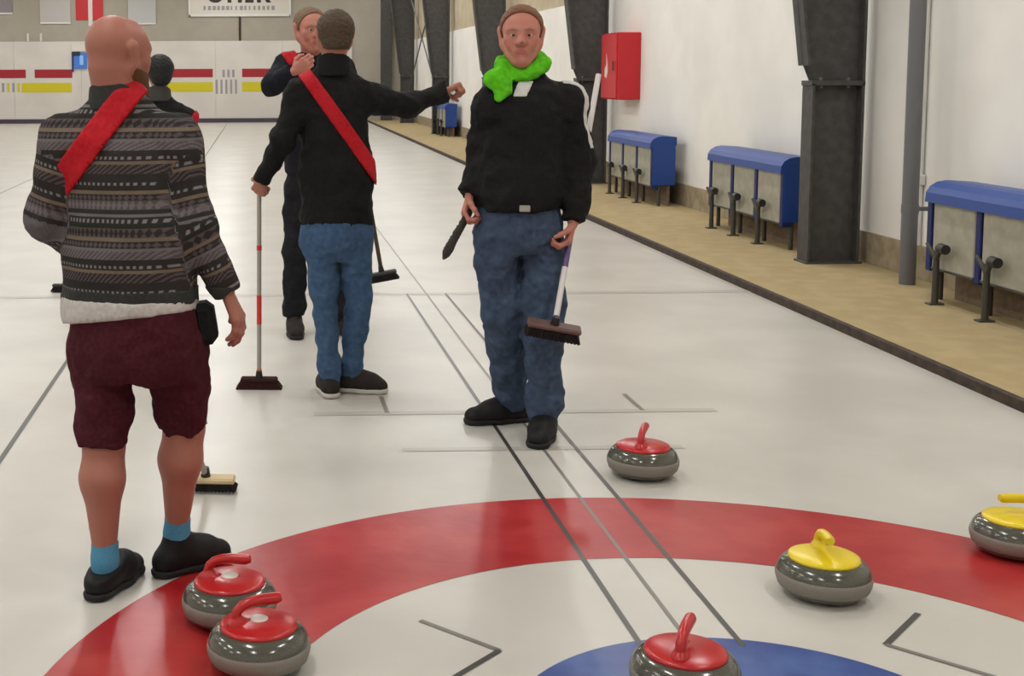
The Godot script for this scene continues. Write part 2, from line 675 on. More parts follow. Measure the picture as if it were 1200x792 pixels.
# a hand: d runs to the fingers, n is the way the palm faces, the thumb is on side s
func hand_field(wrist: Vector3, d: Vector3, n: Vector3, s: Vector3, curl: float, scale: float) -> Field:
	var f := Field.new()
	f.soft = 0.008 * scale
	d = d.normalized()
	n = (n - d * n.dot(d)).normalized()
	s = (s - d * s.dot(d) - n * s.dot(n)).normalized()
	f.cap(wrist - d * 0.022 * scale, wrist + d * 0.01 * scale, 0.026 * scale, 0.026 * scale, n, 0.8)
	f.cap(wrist + d * 0.02 * scale, wrist + d * 0.07 * scale, 0.03 * scale, 0.036 * scale, n, 0.45)
	var longness := [0.92, 1.05, 1.0, 0.8]
	for i in 4:
		var off: float = (1.5 - i) * 0.0205 * scale
		var k: Vector3 = wrist + d * (0.092 - absf(1.2 - i) * 0.005) * scale + s * off
		f.cap(wrist + d * 0.025 * scale + s * off * 0.6, k, 0.013 * scale, 0.0115 * scale)
		var ang := 0.0
		var at := k
		var seg := [0.043, 0.027, 0.022]
		var bend := [0.75, 1.0, 0.7]
		var rad := [0.0105, 0.0095, 0.0085, 0.0075]
		for j in 3:
			ang += curl * bend[j] * (1.0 + 0.08 * i)
			var to: Vector3 = at + (d * cos(ang) + n * sin(ang)) * seg[j] * longness[i] * scale
			f.cap(at, to, rad[j] * scale, rad[j + 1] * scale)
			at = to
	var t0 := wrist + d * 0.025 * scale + s * 0.022 * scale + n * 0.006 * scale
	var t1 := t0 + (d * 0.6 + s * 0.7 + n * 0.35).normalized() * 0.042 * scale
	var t2 := t1 + (d * 0.8 + s * 0.15 + n * (0.3 + 0.5 * curl)).normalized() * 0.032 * scale
	var t3 := t2 + (d * 0.75 - s * 0.25 + n * (0.3 + 0.6 * curl)).normalized() * 0.025 * scale
	f.cap(t0, t1, 0.016 * scale, 0.012 * scale)
	f.cap(t1, t2, 0.012 * scale, 0.0105 * scale)
	f.cap(t2, t3, 0.0105 * scale, 0.0085 * scale)
	return f

func shoe(parent: Node, ankle: Vector3, dir: Vector3, upper: Material, sole: Material, len := 0.29, wide := 1.0) -> void:
	dir = dir.normalized()
	var side := Vector3.UP.cross(dir)
	var g := Vector3(ankle.x, 0, ankle.z)
	var heel := g - dir * 0.045
	var toe := g + dir * (len - 0.1)
	var f := Field.new()
	f.soft = 0.035
	f.cap(heel + Vector3(0, 0.045, 0), heel + dir * 0.12 + Vector3(0, 0.045, 0), 0.043 * wide, 0.046 * wide)
	f.cap(heel + dir * 0.12 + Vector3(0, 0.045, 0), toe - dir * 0.03 + Vector3(0, 0.036, 0) , 0.047 * wide, 0.043 * wide, Vector3.UP, 0.85)
	f.cap(heel + dir * 0.035 + Vector3(0, 0.07, 0), Vector3(ankle.x, maxf(ankle.y, 0.1), ankle.z) , 0.045 * wide, 0.043 * wide)
	f.cap(g + dir * 0.02 + Vector3(0, 0.085, 0), g + dir * 0.11 + Vector3(0, 0.06, 0), 0.038 * wide, 0.038 * wide)
	f.cuts = [[Vector3(0, 0.022, 0), Vector3.DOWN], [Vector3(0, 0.112, 0), (Vector3.UP * 1.0 - dir * 0.25).normalized()]]
	var o := put("shoe", shape(f, 0.008), upper, parent)
	var h := Field.new()
	h.soft = 0.03
	h.cap(heel + Vector3(0, 0.02, 0), heel + dir * 0.12 + Vector3(0, 0.02, 0), 0.046 * wide, 0.049 * wide)
	h.cap(heel + dir * 0.12 + Vector3(0, 0.02, 0), toe - dir * 0.03 + Vector3(0, 0.02, 0), 0.05 * wide, 0.047 * wide)
	h.cuts = [[Vector3(0, 0.002, 0), Vector3.DOWN], [Vector3(0, 0.026, 0), Vector3.UP]]
	put("sole", shape(h, 0.007), sole, o)
	var l := begin()
	for i in 4:
		var q: Vector3 = g + dir * (0.045 + 0.024 * i) + Vector3(0, 0.116 - 0.012 * i, 0)
		add_tube(l, [q - side * 0.026 * wide - Vector3(0, 0.006, 0), q, q + side * 0.026 * wide - Vector3(0, 0.006, 0)], [0.003, 0.0035, 0.003], 6)
	put("laces", l.commit(), upper, o)

# c: settings of one person. Returns [root, field of the upper garment]
func person(label: String, P: Dictionary, c: Dictionary) -> Array:
	var root := thing("person", label, "person", P.base)
	var F: Vector3 = c.face.normalized()
	var kz: float = c.get("flat", 0.7)
	var rt: Array = c.torso
	var ra: Array = c.arm
	var rl: Array = c.leg
	var up := Vector3.UP
	var skin: Color = c.skin.srgb_to_linear()
	var hb: Basis = frame(c.look, c.get("tilt", 0.0))
	var hs: float = c.get("head", 1.0)
	# the body: one mesh
	var out := new_out()
	var hf := head_field(P.head, hb, hs, P.neck, c.get("neck_r", 0.058))
	var plain := func(_q: Vector3) -> Color: return skin
	polygonize(hf, c.get("head_cell", 0.0055), out, skin_colour(P.head, hb, hs, skin, c.get("lip", c.skin).srgb_to_linear(), c.get("brow", c.skin).srgb_to_linear()))
	var bf := Field.new()
	bf.soft = 0.04
	bf.cap(P.neck, P.chest, 0.055, rt[0] * 0.75, F, kz)
	bf.cap(P.chest, P.waist, rt[0] * 0.82, rt[1] * 0.82, F, kz)
	bf.cap(P.waist, P.pelvis, rt[1] * 0.82, rt[2] * 0.72, F, kz)
	bf.trim(0, P.pelvis - up * (c.get("crotch", 0.13) - 0.05), Vector3.DOWN)
	for k in ["L", "R"]:
		bf.cap(P["sh" + k], P["el" + k], ra[0] * 0.62, ra[1] * 0.65)
		bf.cap(P["el" + k], P["wr" + k], ra[1] * 0.65, 0.027)
		var hip: Vector3 = P["hip" + k]
		var kn: Vector3 = P["kn" + k]
		var an: Vector3 = P["an" + k]
		bf.cap(hip, kn, rl[0] * 0.78, minf(rl[1] * 0.8, 0.06) if c.get("short", false) else rl[1] * 0.62)
		var calf: Vector3 = kn.lerp(an, 0.28) - F * (0.015 if c.get("short", false) else 0.0)
		bf.cap(kn, calf, minf(rl[1] * 0.75, 0.056) if c.get("short", false) else rl[1] * 0.62, c.get("calf", 0.036))
		bf.cap(calf, an, c.get("calf", 0.036), 0.034)
	polygonize(bf, 0.012 if c.get("short", false) else 0.02, out, plain)
	for k in ["L", "R"]:
		if c.has("hand" + k):
			var h: Dictionary = c["hand" + k]
			polygonize(hand_field(P["wr" + k], P["hand" + k] - P["wr" + k], h.palm, h.thumb, h.curl, h.get("size", 1.0)), 0.0045, out, plain)
	var body := put("body", finish(out), M.skin, root)
	body.set_meta("label", c.get("skin_label", "bare skin of face and hands"))
	# eyes
	for k in [-1.0, 1.0]:
		var e: Vector3 = P.head + hb * (Vector3(0.031 * k, 0.006, 0.0855) * hs)
		var sp := SphereMesh.new()
		sp.radius = 0.0115 * hs
		sp.height = 0.023 * hs
		sp.radial_segments = 14
		sp.rings = 8
		var eye := put("eye", sp, M.eye_white, root, e)
		var ir := SphereMesh.new()
		ir.radius = 0.0065 * hs
		ir.height = 0.013 * hs
		ir.radial_segments = 10
		ir.rings = 6
		put("iris", ir, M.eye_dark, eye, hb * Vector3(0, 0, 0.0066 * hs))
	# hair
	if c.has("hair"):
		var h := Field.new()
		h.soft = 0.02
		h.inflate = c.get("hair_thick", 0.009)
		var p := func(x: float, y: float, z: float) -> Vector3: return P.head + hb * (Vector3(x, y, z) * hs)
		h.cap(p.call(0, 0.036, -0.022), p.call(0, 0.034, 0.018), 0.083 * hs, 0.08 * hs, hb.x, 0.93)
		h.cap(p.call(0, -0.02, -0.045), p.call(0, 0.03, -0.03), 0.058 * hs, 0.075 * hs)
		h.noise = M.strand
		h.fold = 0.006
		var down: float = c.get("hair_down", -0.045)
		h.cuts = [[p.call(0, down, -0.07), hb * Vector3(0, -1, 0.0)], [p.call(0, 0.084, 0.068), hb * Vector3(0, -0.5, 0.86).normalized()]]
		put("hair", shape(h, 0.006), c.hair, root)
	if c.has("beard"):
		var h := Field.new()
		h.soft = 0.02
		h.inflate = 0.011
		var p := func(x: float, y: float, z: float) -> Vector3: return P.head + hb * (Vector3(x, y, z) * hs)
		for k in [-1.0, 1.0]:
			h.cap(p.call(0.05 * k, -0.02, 0.0), p.call(0.014 * k, -0.1, 0.06), 0.034 * hs, 0.028 * hs)
		h.cap(p.call(0, -0.05, 0.05), p.call(0, -0.105, 0.068), 0.048 * hs, 0.032 * hs)
		h.noise = M.strand
		h.fold = 0.0015
		h.cuts = [[p.call(0, -0.035, 0.0), hb * Vector3(0, 1, 0.15).normalized()], [p.call(0, 0, 0.005), hb * Vector3(0, 0.3, -1).normalized()]]
		put("beard", shape(h, 0.006), c.beard, root)
	# upper garment
	var t := Field.new()
	t.soft = 0.035
	t.noise = M.folds
	t.fold = c.get("fold", 0.02)
	t.cap(P.chest, P.waist, rt[0], rt[1], F, kz)
	t.cap(P.waist, P.hem, rt[1], rt[2], F, kz)
	t.cap(P.neck, P.chest, 0.07, rt[0] * 0.9, F, kz)
	if c.has("belly"):
		t.cap(P.waist + F * 0.03, P.waist + F * 0.05 - up * 0.06, c.belly, c.belly, F, 0.75)
	t.cap(P.shL + up * 0.0, P.shR, ra[0], ra[0])
	for k in ["L", "R"]:
		t.cap(P.neck - up * 0.02, P["sh" + k], 0.06, ra[0] * 0.8)
	t.trim(0, P.hem, Vector3.DOWN + c.get("hem_tilt", Vector3.ZERO))
	var torso := Field.new()
	torso.soft = 0.035
	for i in t.a.size():
		torso.cap(t.a[i], t.a[i] + t.ba[i], t.ra[i], t.ra[i] + t.dr[i], t.nn[i], 1.0 / (1.0 + t.kf[i]))
	for k in ["L", "R"]:
		t.cap(P["sh" + k], P["el" + k], ra[0], ra[1])
		var w: Vector3 = P["wr" + k]
		t.cap(P["el" + k], w + (w - P["el" + k]).normalized() * 0.03, ra[1], ra[2], Vector3.ZERO, 1.0, w)
	var mapping = null
	if c.has("knit"):
		mapping = func(q: Vector3) -> Vector2:
			var best := 0.1
			var r := Vector2(q.x + q.z, q.y)
			for k in ["L", "R"]:
				var s0: Vector3 = P["sh" + k]
				var e0: Vector3 = P["el" + k]
				var w0: Vector3 = P["wr" + k]
				var s := clampf((q - s0).dot(e0 - s0) / (e0 - s0).length_squared(), 0.02, 1.0)
				var d := (q - s0 - (e0 - s0) * s).length()
				if d < best - 0.012:
					best = d
					r = Vector2(q.x + q.z, 1.42 - s * (e0 - s0).length())
				s = clampf((q - e0).dot(w0 - e0) / (w0 - e0).length_squared(), 0.0, 1.2)
				d = (q - e0 - (w0 - e0) * s).length()
				if d < best:
					best = d
					r = Vector2(q.x + q.z, 1.42 - (e0 - s0).length() - s * (w0 - e0).length())
			return Vector2(r.x / 0.16, r.y / 0.32)
	put(c.top_name, shape(t, c.get("cell", 0.011), null, mapping), c.top, root)
	# collar
	if c.has("collar"):
		var f := Field.new()
		f.soft = 0.02
		f.cap(P.neck - up * 0.06, P.neck + up * 0.08, 0.09, 0.078)
		f.cuts = [[P.neck + up * c.get("collar_high", 0.03), (up + F * 0.35).normalized()], [P.neck - up * 0.04, Vector3.DOWN]]
		put("collar", shape(f, 0.008), c.collar, root)
	# undershirt showing below the hem
	if c.has("undershirt"):
		var f := Field.new()
		f.soft = 0.05
		f.noise = M.folds
		f.fold = 0.012
		f.cap(P.hem + up * 0.05, P.hem - up * 0.16, rt[2] * 1.0, c.seat + 0.007, F, kz + 0.04)
		f.cuts = [[P.hem - up * 0.05, (Vector3.DOWN + Vector3(0.1, 0, 0.12)).normalized()], [P.hem + up * 0.02, up]]
		put("undershirt", shape(f, 0.011), c.undershirt, root)
	# trousers
	var tr := Field.new()
	tr.soft = c.get("leg_soft", 0.02)
	tr.noise = M.folds
	tr.fold = c.get("fold_legs", 0.02)
	tr.cap(P.hem + up * 0.03, P.pelvis, rt[2] * 0.93, c.seat, F, kz + 0.04)
	tr.trim(0, P.pelvis - up * c.get("crotch", 0.13), Vector3.DOWN)
	for k in ["L", "R"]:
		var hip: Vector3 = P["hip" + k]
		var kn: Vector3 = P["kn" + k]
		var an: Vector3 = P["an" + k]
		if c.get("short", false):
			tr.cap(hip, kn + (kn - hip).normalized() * 0.03, rl[0], rl[1], Vector3.ZERO, 1.0, kn)
		else:
			tr.cap(hip, kn, rl[0], rl[1])
			var cuff: Vector3 = kn.lerp(an, 0.86)
			tr.cap(kn, cuff, rl[1], rl[2] * 1.02)
			tr.cap(cuff, an + (an - kn).normalized() * 0.02, rl[2] * 1.02, rl[2], Vector3.ZERO, 1.0, an - up * 0.01)
	tr.cuts = [[P.hem + up * 0.05, up]]
	put("shorts" if c.get("short", false) else "trousers", shape(tr, c.get("cell", 0.011)), c.legs, root)
	for k in ["L", "R"]:
		if c.has("sock"):
			var an: Vector3 = P["an" + k]
			var kn: Vector3 = P["kn" + k]
			var f := Field.new()
			f.soft = 0.02
			var top: Vector3 = an.lerp(kn, 0.16)
			f.cap(Vector3(an.x, 0.06, an.z), an, 0.042, 0.04)
			f.cap(an, top + (top - an).normalized() * 0.03, 0.04, 0.044, Vector3.ZERO, 1.0, top)
			put("sock", shape(f, 0.007), c.sock, root)
		shoe(root, P["an" + k], c["foot" + k], c.shoe, c.sole, c.get("shoe_len", 0.29), c.get("shoe_wide", 1.0))
	# sash: the torso's own surface, a little outside, between two slanting planes
	if c.has("sash"):
		var s := Field.new()
		s.soft = 0.05
		for i in torso.a.size():
			s.cap(torso.a[i], torso.a[i] + torso.ba[i], torso.ra[i], torso.ra[i] + torso.dr[i], torso.nn[i], 1.0 / (1.0 + torso.kf[i]))
		s.inflate = 0.014
		s.noise = M.folds
		s.fold = 0.01
		var d: Vector3 = (P.sashB - P.sashA).normalized()
		var n: Vector3 = d.cross(Vector3(0, 0, 1)).normalized()
		var w: float = c.get("sash_wide", 0.035)
		s.cuts = [[P.sashA + n * w, n], [P.sashA - n * w, -n]]
		put("sash", shape(s, 0.009), c.sash, root)
	return [root, t, torso]

# a patch lying on a garment: its surface a little outside, cut by planes
func patch(called: String, f: Field, inflate: float, cuts: Array, m: Material, parent: Node, cell := 0.006) -> MeshInstance3D:
	var s := Field.new()
	s.soft = f.soft
	s.noise = f.noise
	s.fold = f.fold
	s.inflate = inflate
	for i in f.a.size():
		s.cap(f.a[i], f.a[i] + f.ba[i], f.ra[i], f.ra[i] + f.dr[i], f.nn[i], 1.0 / (1.0 + f.kf[i]))
		s.clip[i] = f.clip[i]; s.cp[i] = f.cp[i]; s.cn[i] = f.cn[i]
	s.cuts = cuts
	return put(called, shape(s, cell), m, parent)

# ---------------------------------------------------------------- things on the ice
func curling_stone(label: String, at: Vector3, turn: float, colour: Material, white_disc := false) -> void:
	var o := thing("curling_stone", label, "curling stone", at, turn, "curling stones")
	put("granite_body", M.stone_mesh, M.granite, o)
	put("striking_band", M.band_mesh, M.band, o)
	var cap := put("cap", M.cap_mesh, colour, o)
	put("handle", M.handle_mesh, colour, o)
	put("handle_foot", M.foot_mesh, colour, o)
	if white_disc:
		put("disc", M.disc_mesh, M.white_paint, cap)

func broom(called: String, label: String, top: Vector3, foot: Vector3, along: Vector3, sections: Array, head: Dictionary) -> Node3D:
	var base := Vector3(foot.x, foot.y, foot.z)
	var o := thing(called, label, "broom", base)
	var d := top - foot
	for s in sections:   # [from, to, material, radius]
		put(s[4] if s.size() > 4 else "handle", tube([d * s[0], d * s[1]], [s[3], s[3]], 16), s[2], o)
	var x := along.normalized()
	var y := (d.normalized() - x * d.normalized().dot(x)).normalized()
	if head.has("up"):
		y = (head.up - x * head.up.dot(x)).normalized()
	var b := Basis(x, y, x.cross(y))
	var L: float = head.length
	var st := begin()
	add_tube(st, [Vector3.ZERO + y * 0.03, -y * 0.012], [0.014, 0.02], 14)
	put("socket", st.commit(), M.plastic_dark, o)
	var blk := begin()
	add_box(blk, Vector3(L * head.get("block", 0.85), 0.024, 0.06), Transform3D(b, -y * 0.018), 0.007)
	put("brush_block", blk.commit(), head.block_mat, o)
	# flared bristles
	var h: float = head.bristle
	var q := []
	for e in [[L * 0.42, 0.026, -0.03], [L * 0.5, 0.038, -0.03 - h]]:
		for s in [[-1, -1], [1, -1], [1, 1], [-1, 1]]:
			q.append(b * Vector3(s[0] * e[0], e[2], s[1] * e[1]))
	var br := begin()
	var cen := b * Vector3(0, -0.03 - h * 0.5, 0)
	for s in 4:
		face(br, [q[s], q[(s + 1) % 4], q[4 + (s + 1) % 4], q[4 + s]], cen)
	face(br, [q[0], q[1], q[2], q[3]], cen)
	face(br, [q[4], q[5], q[6], q[7]], cen)
	var bristles := put("bristles", br.commit(), head.bristle_mat, o)
	# rows of tufts along the edge
	var tf := begin()
	var n := int(L / 0.014)
	for i in n:
		for s in [-1.0, 1.0]:
			var u := (i + 0.5) / n - 0.5
			add_tube(tf, [b * Vector3(u * L * 0.84, -0.03, s * 0.026), b * Vector3(u * L, -0.03 - h - 0.002, s * 0.039)], [0.004, 0.0055], 6)
	put("tuft_row", tf.commit(), head.bristle_mat, bristles).set_meta("kind", "stuff")
	return o

# ---------------------------------------------------------------- hall furniture
func seat_bench(label: String, z_far: float, seats := 3) -> void:
	var pitch := 0.6
	var o := thing("tip_up_bench", label, "bench", Vector3(3.35, 0.05, z_far), 0.0, "blue tip-up benches along the wall")
	var L := pitch * seats
	var prof := PackedVector2Array([Vector2(-0.06, 0.665), Vector2(0.25, 0.70), Vector2(0.25, 0.80), Vector2(0.08, 0.81), Vector2(0.02, 0.80), Vector2(-0.03, 0.77), Vector2(-0.055, 0.73)])
	put("hood", prism(prof, -0.02, L + 0.03), M.blue_plastic, o)
	for i in seats:
		var z0 := i * pitch
		var pn := put("seat_panel", box_between(Vector3(-0.03, 0.22, z0 + 0.045), Vector3(0.0, 0.675, z0 + pitch - 0.045), 0.01), M.panel_grey, o)
		put("panel_rim", box_between(Vector3(-0.034, 0.215, z0 + 0.04), Vector3(0.004, 0.235, z0 + pitch - 0.04), 0.004), M.steel_dark, pn)
		var zc := z0 + 0.2
		var leg := put("leg", tube([Vector3(-0.08, 0.0, zc), Vector3(-0.08, 0.36, zc)], [0.022, 0.02], 12), M.steel_dark, o)
		put("leg_foot", box_between(Vector3(-0.13, 0.0, zc - 0.035), Vector3(-0.03, 0.012, zc + 0.035), 0.003), M.steel_dark, leg)
		var fork := begin()
		add_tube(fork, [Vector3(-0.08, 0.3, zc), Vector3(-0.1, 0.4, zc - 0.09)], [0.018, 0.012], 10)
		add_tube(fork, [Vector3(-0.08, 0.3, zc), Vector3(-0.1, 0.4, zc + 0.09)], [0.018, 0.012], 10)
		add_tube(fork, [Vector3(-0.08, 0.35, zc), Vector3(0.0, 0.35, zc)], [0.016, 0.016], 10)
		put("hinge_fork", fork.commit(), M.steel_dark, leg)
		put("hinge_knob", tube([Vector3(-0.1, 0.385, zc + 0.08), Vector3(-0.1, 0.385, zc + 0.15)], [0.036, 0.032], 14), M.plastic_dark, leg)
	for i in seats + 1:
		var zd := i * pitch
		put("divider", box_between(Vector3(-0.035, 0.2, zd - 0.03), Vector3(0.05, 0.69, zd + 0.03), 0.006), M.blue_dark, o)
		put("rear_leg", tube([Vector3(0.06, 0.0, zd), Vector3(0.06, 0.5, zd)], [0.02, 0.02], 10), M.steel_dark, o)
	for zd in [-0.02, L + 0.02]:
		put("end_panel", box_between(Vector3(-0.03, 0.24, zd - 0.012), Vector3(0.24, 0.76, zd + 0.012), 0.005), M.blue_plastic, o)
	put("rear_rail", box_between(Vector3(0.05, 0.4, 0), Vector3(0.08, 0.46, L), 0.004), M.steel_dark, o)
	put("kick_board", box_between(Vector3(0.16, 0.0, 0), Vector3(0.19, 0.3, L), 0.004), M.brown_board, o)

func steel_column(label: String, z: float, high := 5.4) -> void:
	var o := thing("steel_column", label, "column", Vector3(3.2, 0.05, z), 0.0, "tapered steel columns along the right wall")
	var w := 0.1
	var yj := 1.45
	put("front_flange", box_between(Vector3(0, 0, -w), Vector3(0.022, yj, w), 0.003), M.column, o)
	put("web", box_between(Vector3(0.022, 0, -0.008), Vector3(0.4, yj, 0.008), 0.002), M.column, o)
	put("rear_flange", box_between(Vector3(0.4, 0, -w), Vector3(0.422, yj, w), 0.003), M.column, o)
	put("base_plate", box_between(Vector3(-0.02, 0, -w - 0.02), Vector3(0.44, 0.015, w + 0.02), 0.003), M.column, o)
	var jp := put("joint_plate", box_between(Vector3(-0.01, yj - 0.02, -w), Vector3(0.425, yj + 0.02, w), 0.003), M.column, o)
	for x in [0.08, 0.3]:
		put("bolt", tube([Vector3(x, yj - 0.04, w * 0.6), Vector3(x, yj + 0.045, w * 0.6)], [0.016, 0.016], 6), M.bolt, jp)
	# haunch that widens towards the roof
	var yh := high - 0.05
	var lean := 0.125 * (yh - yj - 0.14)
	put("haunch_web", prism(PackedVector2Array([Vector2(0.01, yj + 0.02), Vector2(0.4, yj + 0.02), Vector2(0.4, yh), Vector2(-0.04 - lean, yh), Vector2(-0.04, yj + 0.14)]), -0.008, 0.008), M.column, o)
	put("haunch_flange", prism(PackedVector2Array([Vector2(-0.04, yj + 0.14), Vector2(-0.018, yj + 0.14), Vector2(-0.018 - lean, yh), Vector2(-0.04 - lean, yh)]), -w, w), M.column, o)
	put("haunch_rear_flange", box_between(Vector3(0.4, yj + 0.02, -w), Vector3(0.422, yh, w), 0.003), M.column, o)

func ceiling_light(at: Vector3, label: String) -> void:
	var o := thing("ceiling_light", label, "lamp", at, 0.0, "twin tube lights under the hall ceiling")
	put("housing", box_between(Vector3(-0.13, 0.02, -0.8), Vector3(0.13, 0.09, 0.8), 0.01), M.white_metal, o)
	for s in [-1.0, 1.0]:
		put("lamp_tube", tube([Vector3(0.065 * s, 0.0, -0.75), Vector3(0.065 * s, 0.0, 0.75)], [0.018, 0.018], 10), M.tube_glow, o)
		put("suspension_rod", tube([Vector3(0, 0.09, 0.6 * s), Vector3(0, 0.5, 0.6 * s)], [0.006, 0.006], 6), M.white_metal, o)
	var l := AreaLight3D.new()
	l.name = "area_light"
	l.area_size = Vector2(0.24, 1.5)
	l.light_color = LIGHT_COLOUR
	l.light_energy = LIGHT_ENERGY
	l.area_normalize_energy = true
	l.shadow_enabled = true
	l.set("area_range", 60.0)
	l.position = Vector3(0, -0.03, 0)
	l.rotation.x = -PI / 2
	o.add_child(l)

const LIGHT_COLOUR := Color(1.0, 1.0, 0.998)
const LIGHT_ENERGY := 6.2

func make_materials() -> void:
	M.strand = FastNoiseLite.new()
	M.strand.seed = 5
	M.strand.frequency = 45.0
	M.folds = FastNoiseLite.new()
	M.folds.seed = 11
	M.folds.frequency = 7.5
	M.folds.fractal_octaves = 3
	var skin := mat(Color.WHITE, 0.5, 0.4)
	skin.vertex_color_use_as_albedo = true
	M.skin = skin
	M.eye_white = mat(srgb(178, 162, 152), 0.35)
	M.eye_dark = mat(srgb(45, 35, 30), 0.25)
	M.granite = grain(srgb(60, 60, 52), srgb(96, 95, 84), 0.11, 9.0, 3, 0.16, 0.6)
	M.band = grain(srgb(118, 112, 104), srgb(142, 136, 126), 0.15, 9.0, 4, 0.7, 0.4)
	M.red_plastic = mat(srgb(178, 30, 32), 0.28, 0.5)
	M.yellow_plastic = mat(srgb(222, 196, 22), 0.3, 0.5)
	M.white_paint = mat(srgb(215, 208, 198), 0.4)
	M.plastic_dark = mat(srgb(32, 31, 32), 0.5)
	M.steel_dark = mat(srgb(70, 68, 62), 0.45, 0.5, 0.3)
	M.blue_plastic = mat(srgb(22, 62, 136), 0.4, 0.5)
	M.blue_dark = mat(srgb(18, 34, 92), 0.5, 0.4)
	M.panel_grey = grain(srgb(150, 147, 130), srgb(162, 158, 142), 0.03, 1.0, 8, 0.55)
	M.brown_board = grain(srgb(104, 86, 66), srgb(120, 100, 78), 0.04, 1.5, 9, 0.8)
	M.column = grain(srgb(58, 56, 54), srgb(70, 68, 66), 0.03, 1.0, 10, 0.6, 0.5, 0.0)
	M.bolt = mat(srgb(110, 106, 98), 0.5, 0.5, 0.5)
	M.white_metal = mat(srgb(222, 220, 214), 0.5)
	M.tube_glow = mat(srgb(250, 248, 240), 0.5)
	M.tube_glow.emission_enabled = true
	M.tube_glow.emission = LIGHT_COLOUR
	M.tube_glow.emission_energy_multiplier = 8.0
	# ice and its paint
	M.ice = relief(grain(srgb(187, 183, 174), srgb(196, 192, 183), 0.012, 0.35, 21, 0.33, 0.5), 0.05, 22, 0.03)
	M.ice_red = relief(grain(srgb(158, 24, 28), srgb(172, 48, 46), 0.012, 0.8, 23, 0.33, 0.5), 0.05, 22, 0.03)
	M.ice_blue = relief(grain(srgb(30, 60, 128), srgb(54, 84, 146), 0.02, 0.8, 24, 0.33, 0.5), 0.05, 22, 0.03)
	M.line_dark = mat(srgb(62, 60, 56), 0.35)
	M.line_mid = mat(srgb(112, 108, 100), 0.35)
	M.line_pale = mat(srgb(176, 171, 161), 0.35)
	# hall
	M.walk = grain(srgb(163, 145, 107), srgb(171, 153, 115), 0.02, 0.7, 31, 0.85, 0.3)
	M.kerb = grain(srgb(52, 42, 34), srgb(72, 58, 46), 0.03, 1.0, 32, 0.8)
	M.wall_white = grain(srgb(228, 225, 219), srgb(235, 232, 226), 0.01, 0.3, 33, 0.75)
	M.wall_beige = grain(srgb(176, 162, 136), srgb(188, 174, 148), 0.015, 0.4, 34, 0.85)
	M.wall_grey = grain(srgb(164, 156, 142), srgb(169, 161, 147), 0.012, 0.3, 35, 0.85)
	M.plinth = grain(srgb(138, 124, 100), srgb(160, 146, 120), 0.03, 0.8, 36, 0.9)
	M.board_white = grain(srgb(206, 200, 192), srgb(214, 208, 200), 0.01, 0.2, 37, 0.5)
	M.ceiling = mat(srgb(196, 190, 178), 0.9)
	M.purple_dark = mat(srgb(70, 62, 76), 0.7)
	M.stripe_red = mat(srgb(158, 26, 40), 0.6)
	M.stripe_yellow = mat(srgb(204, 190, 22), 0.6)
	M.print_grey = mat(srgb(150, 148, 152), 0.6)
	M.pipe = mat(srgb(104, 104, 106), 0.45, 0.5, 0.2)
	M.fire_red = mat(srgb(192, 26, 36), 0.4)
	# cloth
	M.black_cloth = grain(srgb(20, 20, 20), srgb(30, 30, 29), 0.06, 5.0, 41, 0.85, 0.3)
	M.navy_cloth = grain(srgb(22, 22, 28), srgb(32, 32, 40), 0.06, 5.0, 42, 0.85, 0.3)
	M.dark_jeans = grain(srgb(24, 24, 28), srgb(34, 34, 38), 0.06, 5.0, 43, 0.85, 0.3)
	M.jeans = grain(srgb(58, 71, 92), srgb(72, 86, 108), 0.05, 2.0, 44, 0.85, 0.25)
	M.jeans_light = grain(srgb(58, 81, 110), srgb(72, 96, 126), 0.05, 2.0, 45, 0.85, 0.25)
	M.maroon = grain(srgb(62, 24, 32), srgb(76, 32, 40), 0.05, 4.0, 46, 0.9, 0.25)
	M.sash_red = grain(srgb(170, 20, 31), srgb(184, 30, 41), 0.05, 4.0, 47, 0.7, 0.3)
	M.undershirt = grain(srgb(176, 170, 166), srgb(192, 186, 182), 0.05, 4.0, 48, 0.9)
	M.scarf_green = relief(grain(srgb(80, 172, 30), srgb(100, 196, 40), 0.03, 4.0, 49, 0.9, 0.2), 0.1, 50, 0.4)
	M.sock_blue = grain(srgb(66, 128, 160), srgb(84, 146, 178), 0.1, 6.0, 51, 0.9)
	M.collar_green = grain(srgb(36, 38, 34), srgb(44, 46, 41), 0.06, 5.0, 52, 0.9)
	M.shoe_black = mat(srgb(22, 21, 22), 0.6, 0.35)
	M.shoe_brown = mat(srgb(44, 38, 36), 0.7, 0.3)
	M.sole_black = mat(srgb(16, 16, 16), 0.7)
	M.sole_pale = mat(srgb(196, 190, 180), 0.7)
	M.white_cloth = mat(srgb(200, 198, 194), 0.8)
	M.hair_red = grain(srgb(96, 60, 40), srgb(122, 80, 54), 0.15, 12.0, 53, 0.7, 0.4)
	M.hair_brown = grain(srgb(62, 50, 38), srgb(86, 70, 52), 0.15, 12.0, 54, 0.7, 0.4)
	M.hair_fair = grain(srgb(100, 78, 58), srgb(126, 100, 76), 0.15, 12.0, 55, 0.7, 0.4)
	M.hair_black = grain(srgb(20, 20, 20), srgb(34, 34, 32), 0.15, 12.0, 56, 0.6, 0.4)
	M.beard_brown = grain(srgb(86, 60, 40), srgb(108, 78, 54), 0.15, 12.0, 57, 0.8, 0.3)
	# broom parts
	M.alu = mat(srgb(168, 164, 156), 0.35, 0.5, 0.6)
	M.handle_red = mat(srgb(206, 48, 40), 0.4)
	M.handle_orange = mat(srgb(214, 96, 64), 0.4)
	M.handle_white = mat(srgb(214, 208, 206), 0.35)
	M.handle_purple = mat(srgb(86, 70, 118), 0.4)
	M.bristle_brown = mat(srgb(58, 36, 34), 0.9, 0.2)
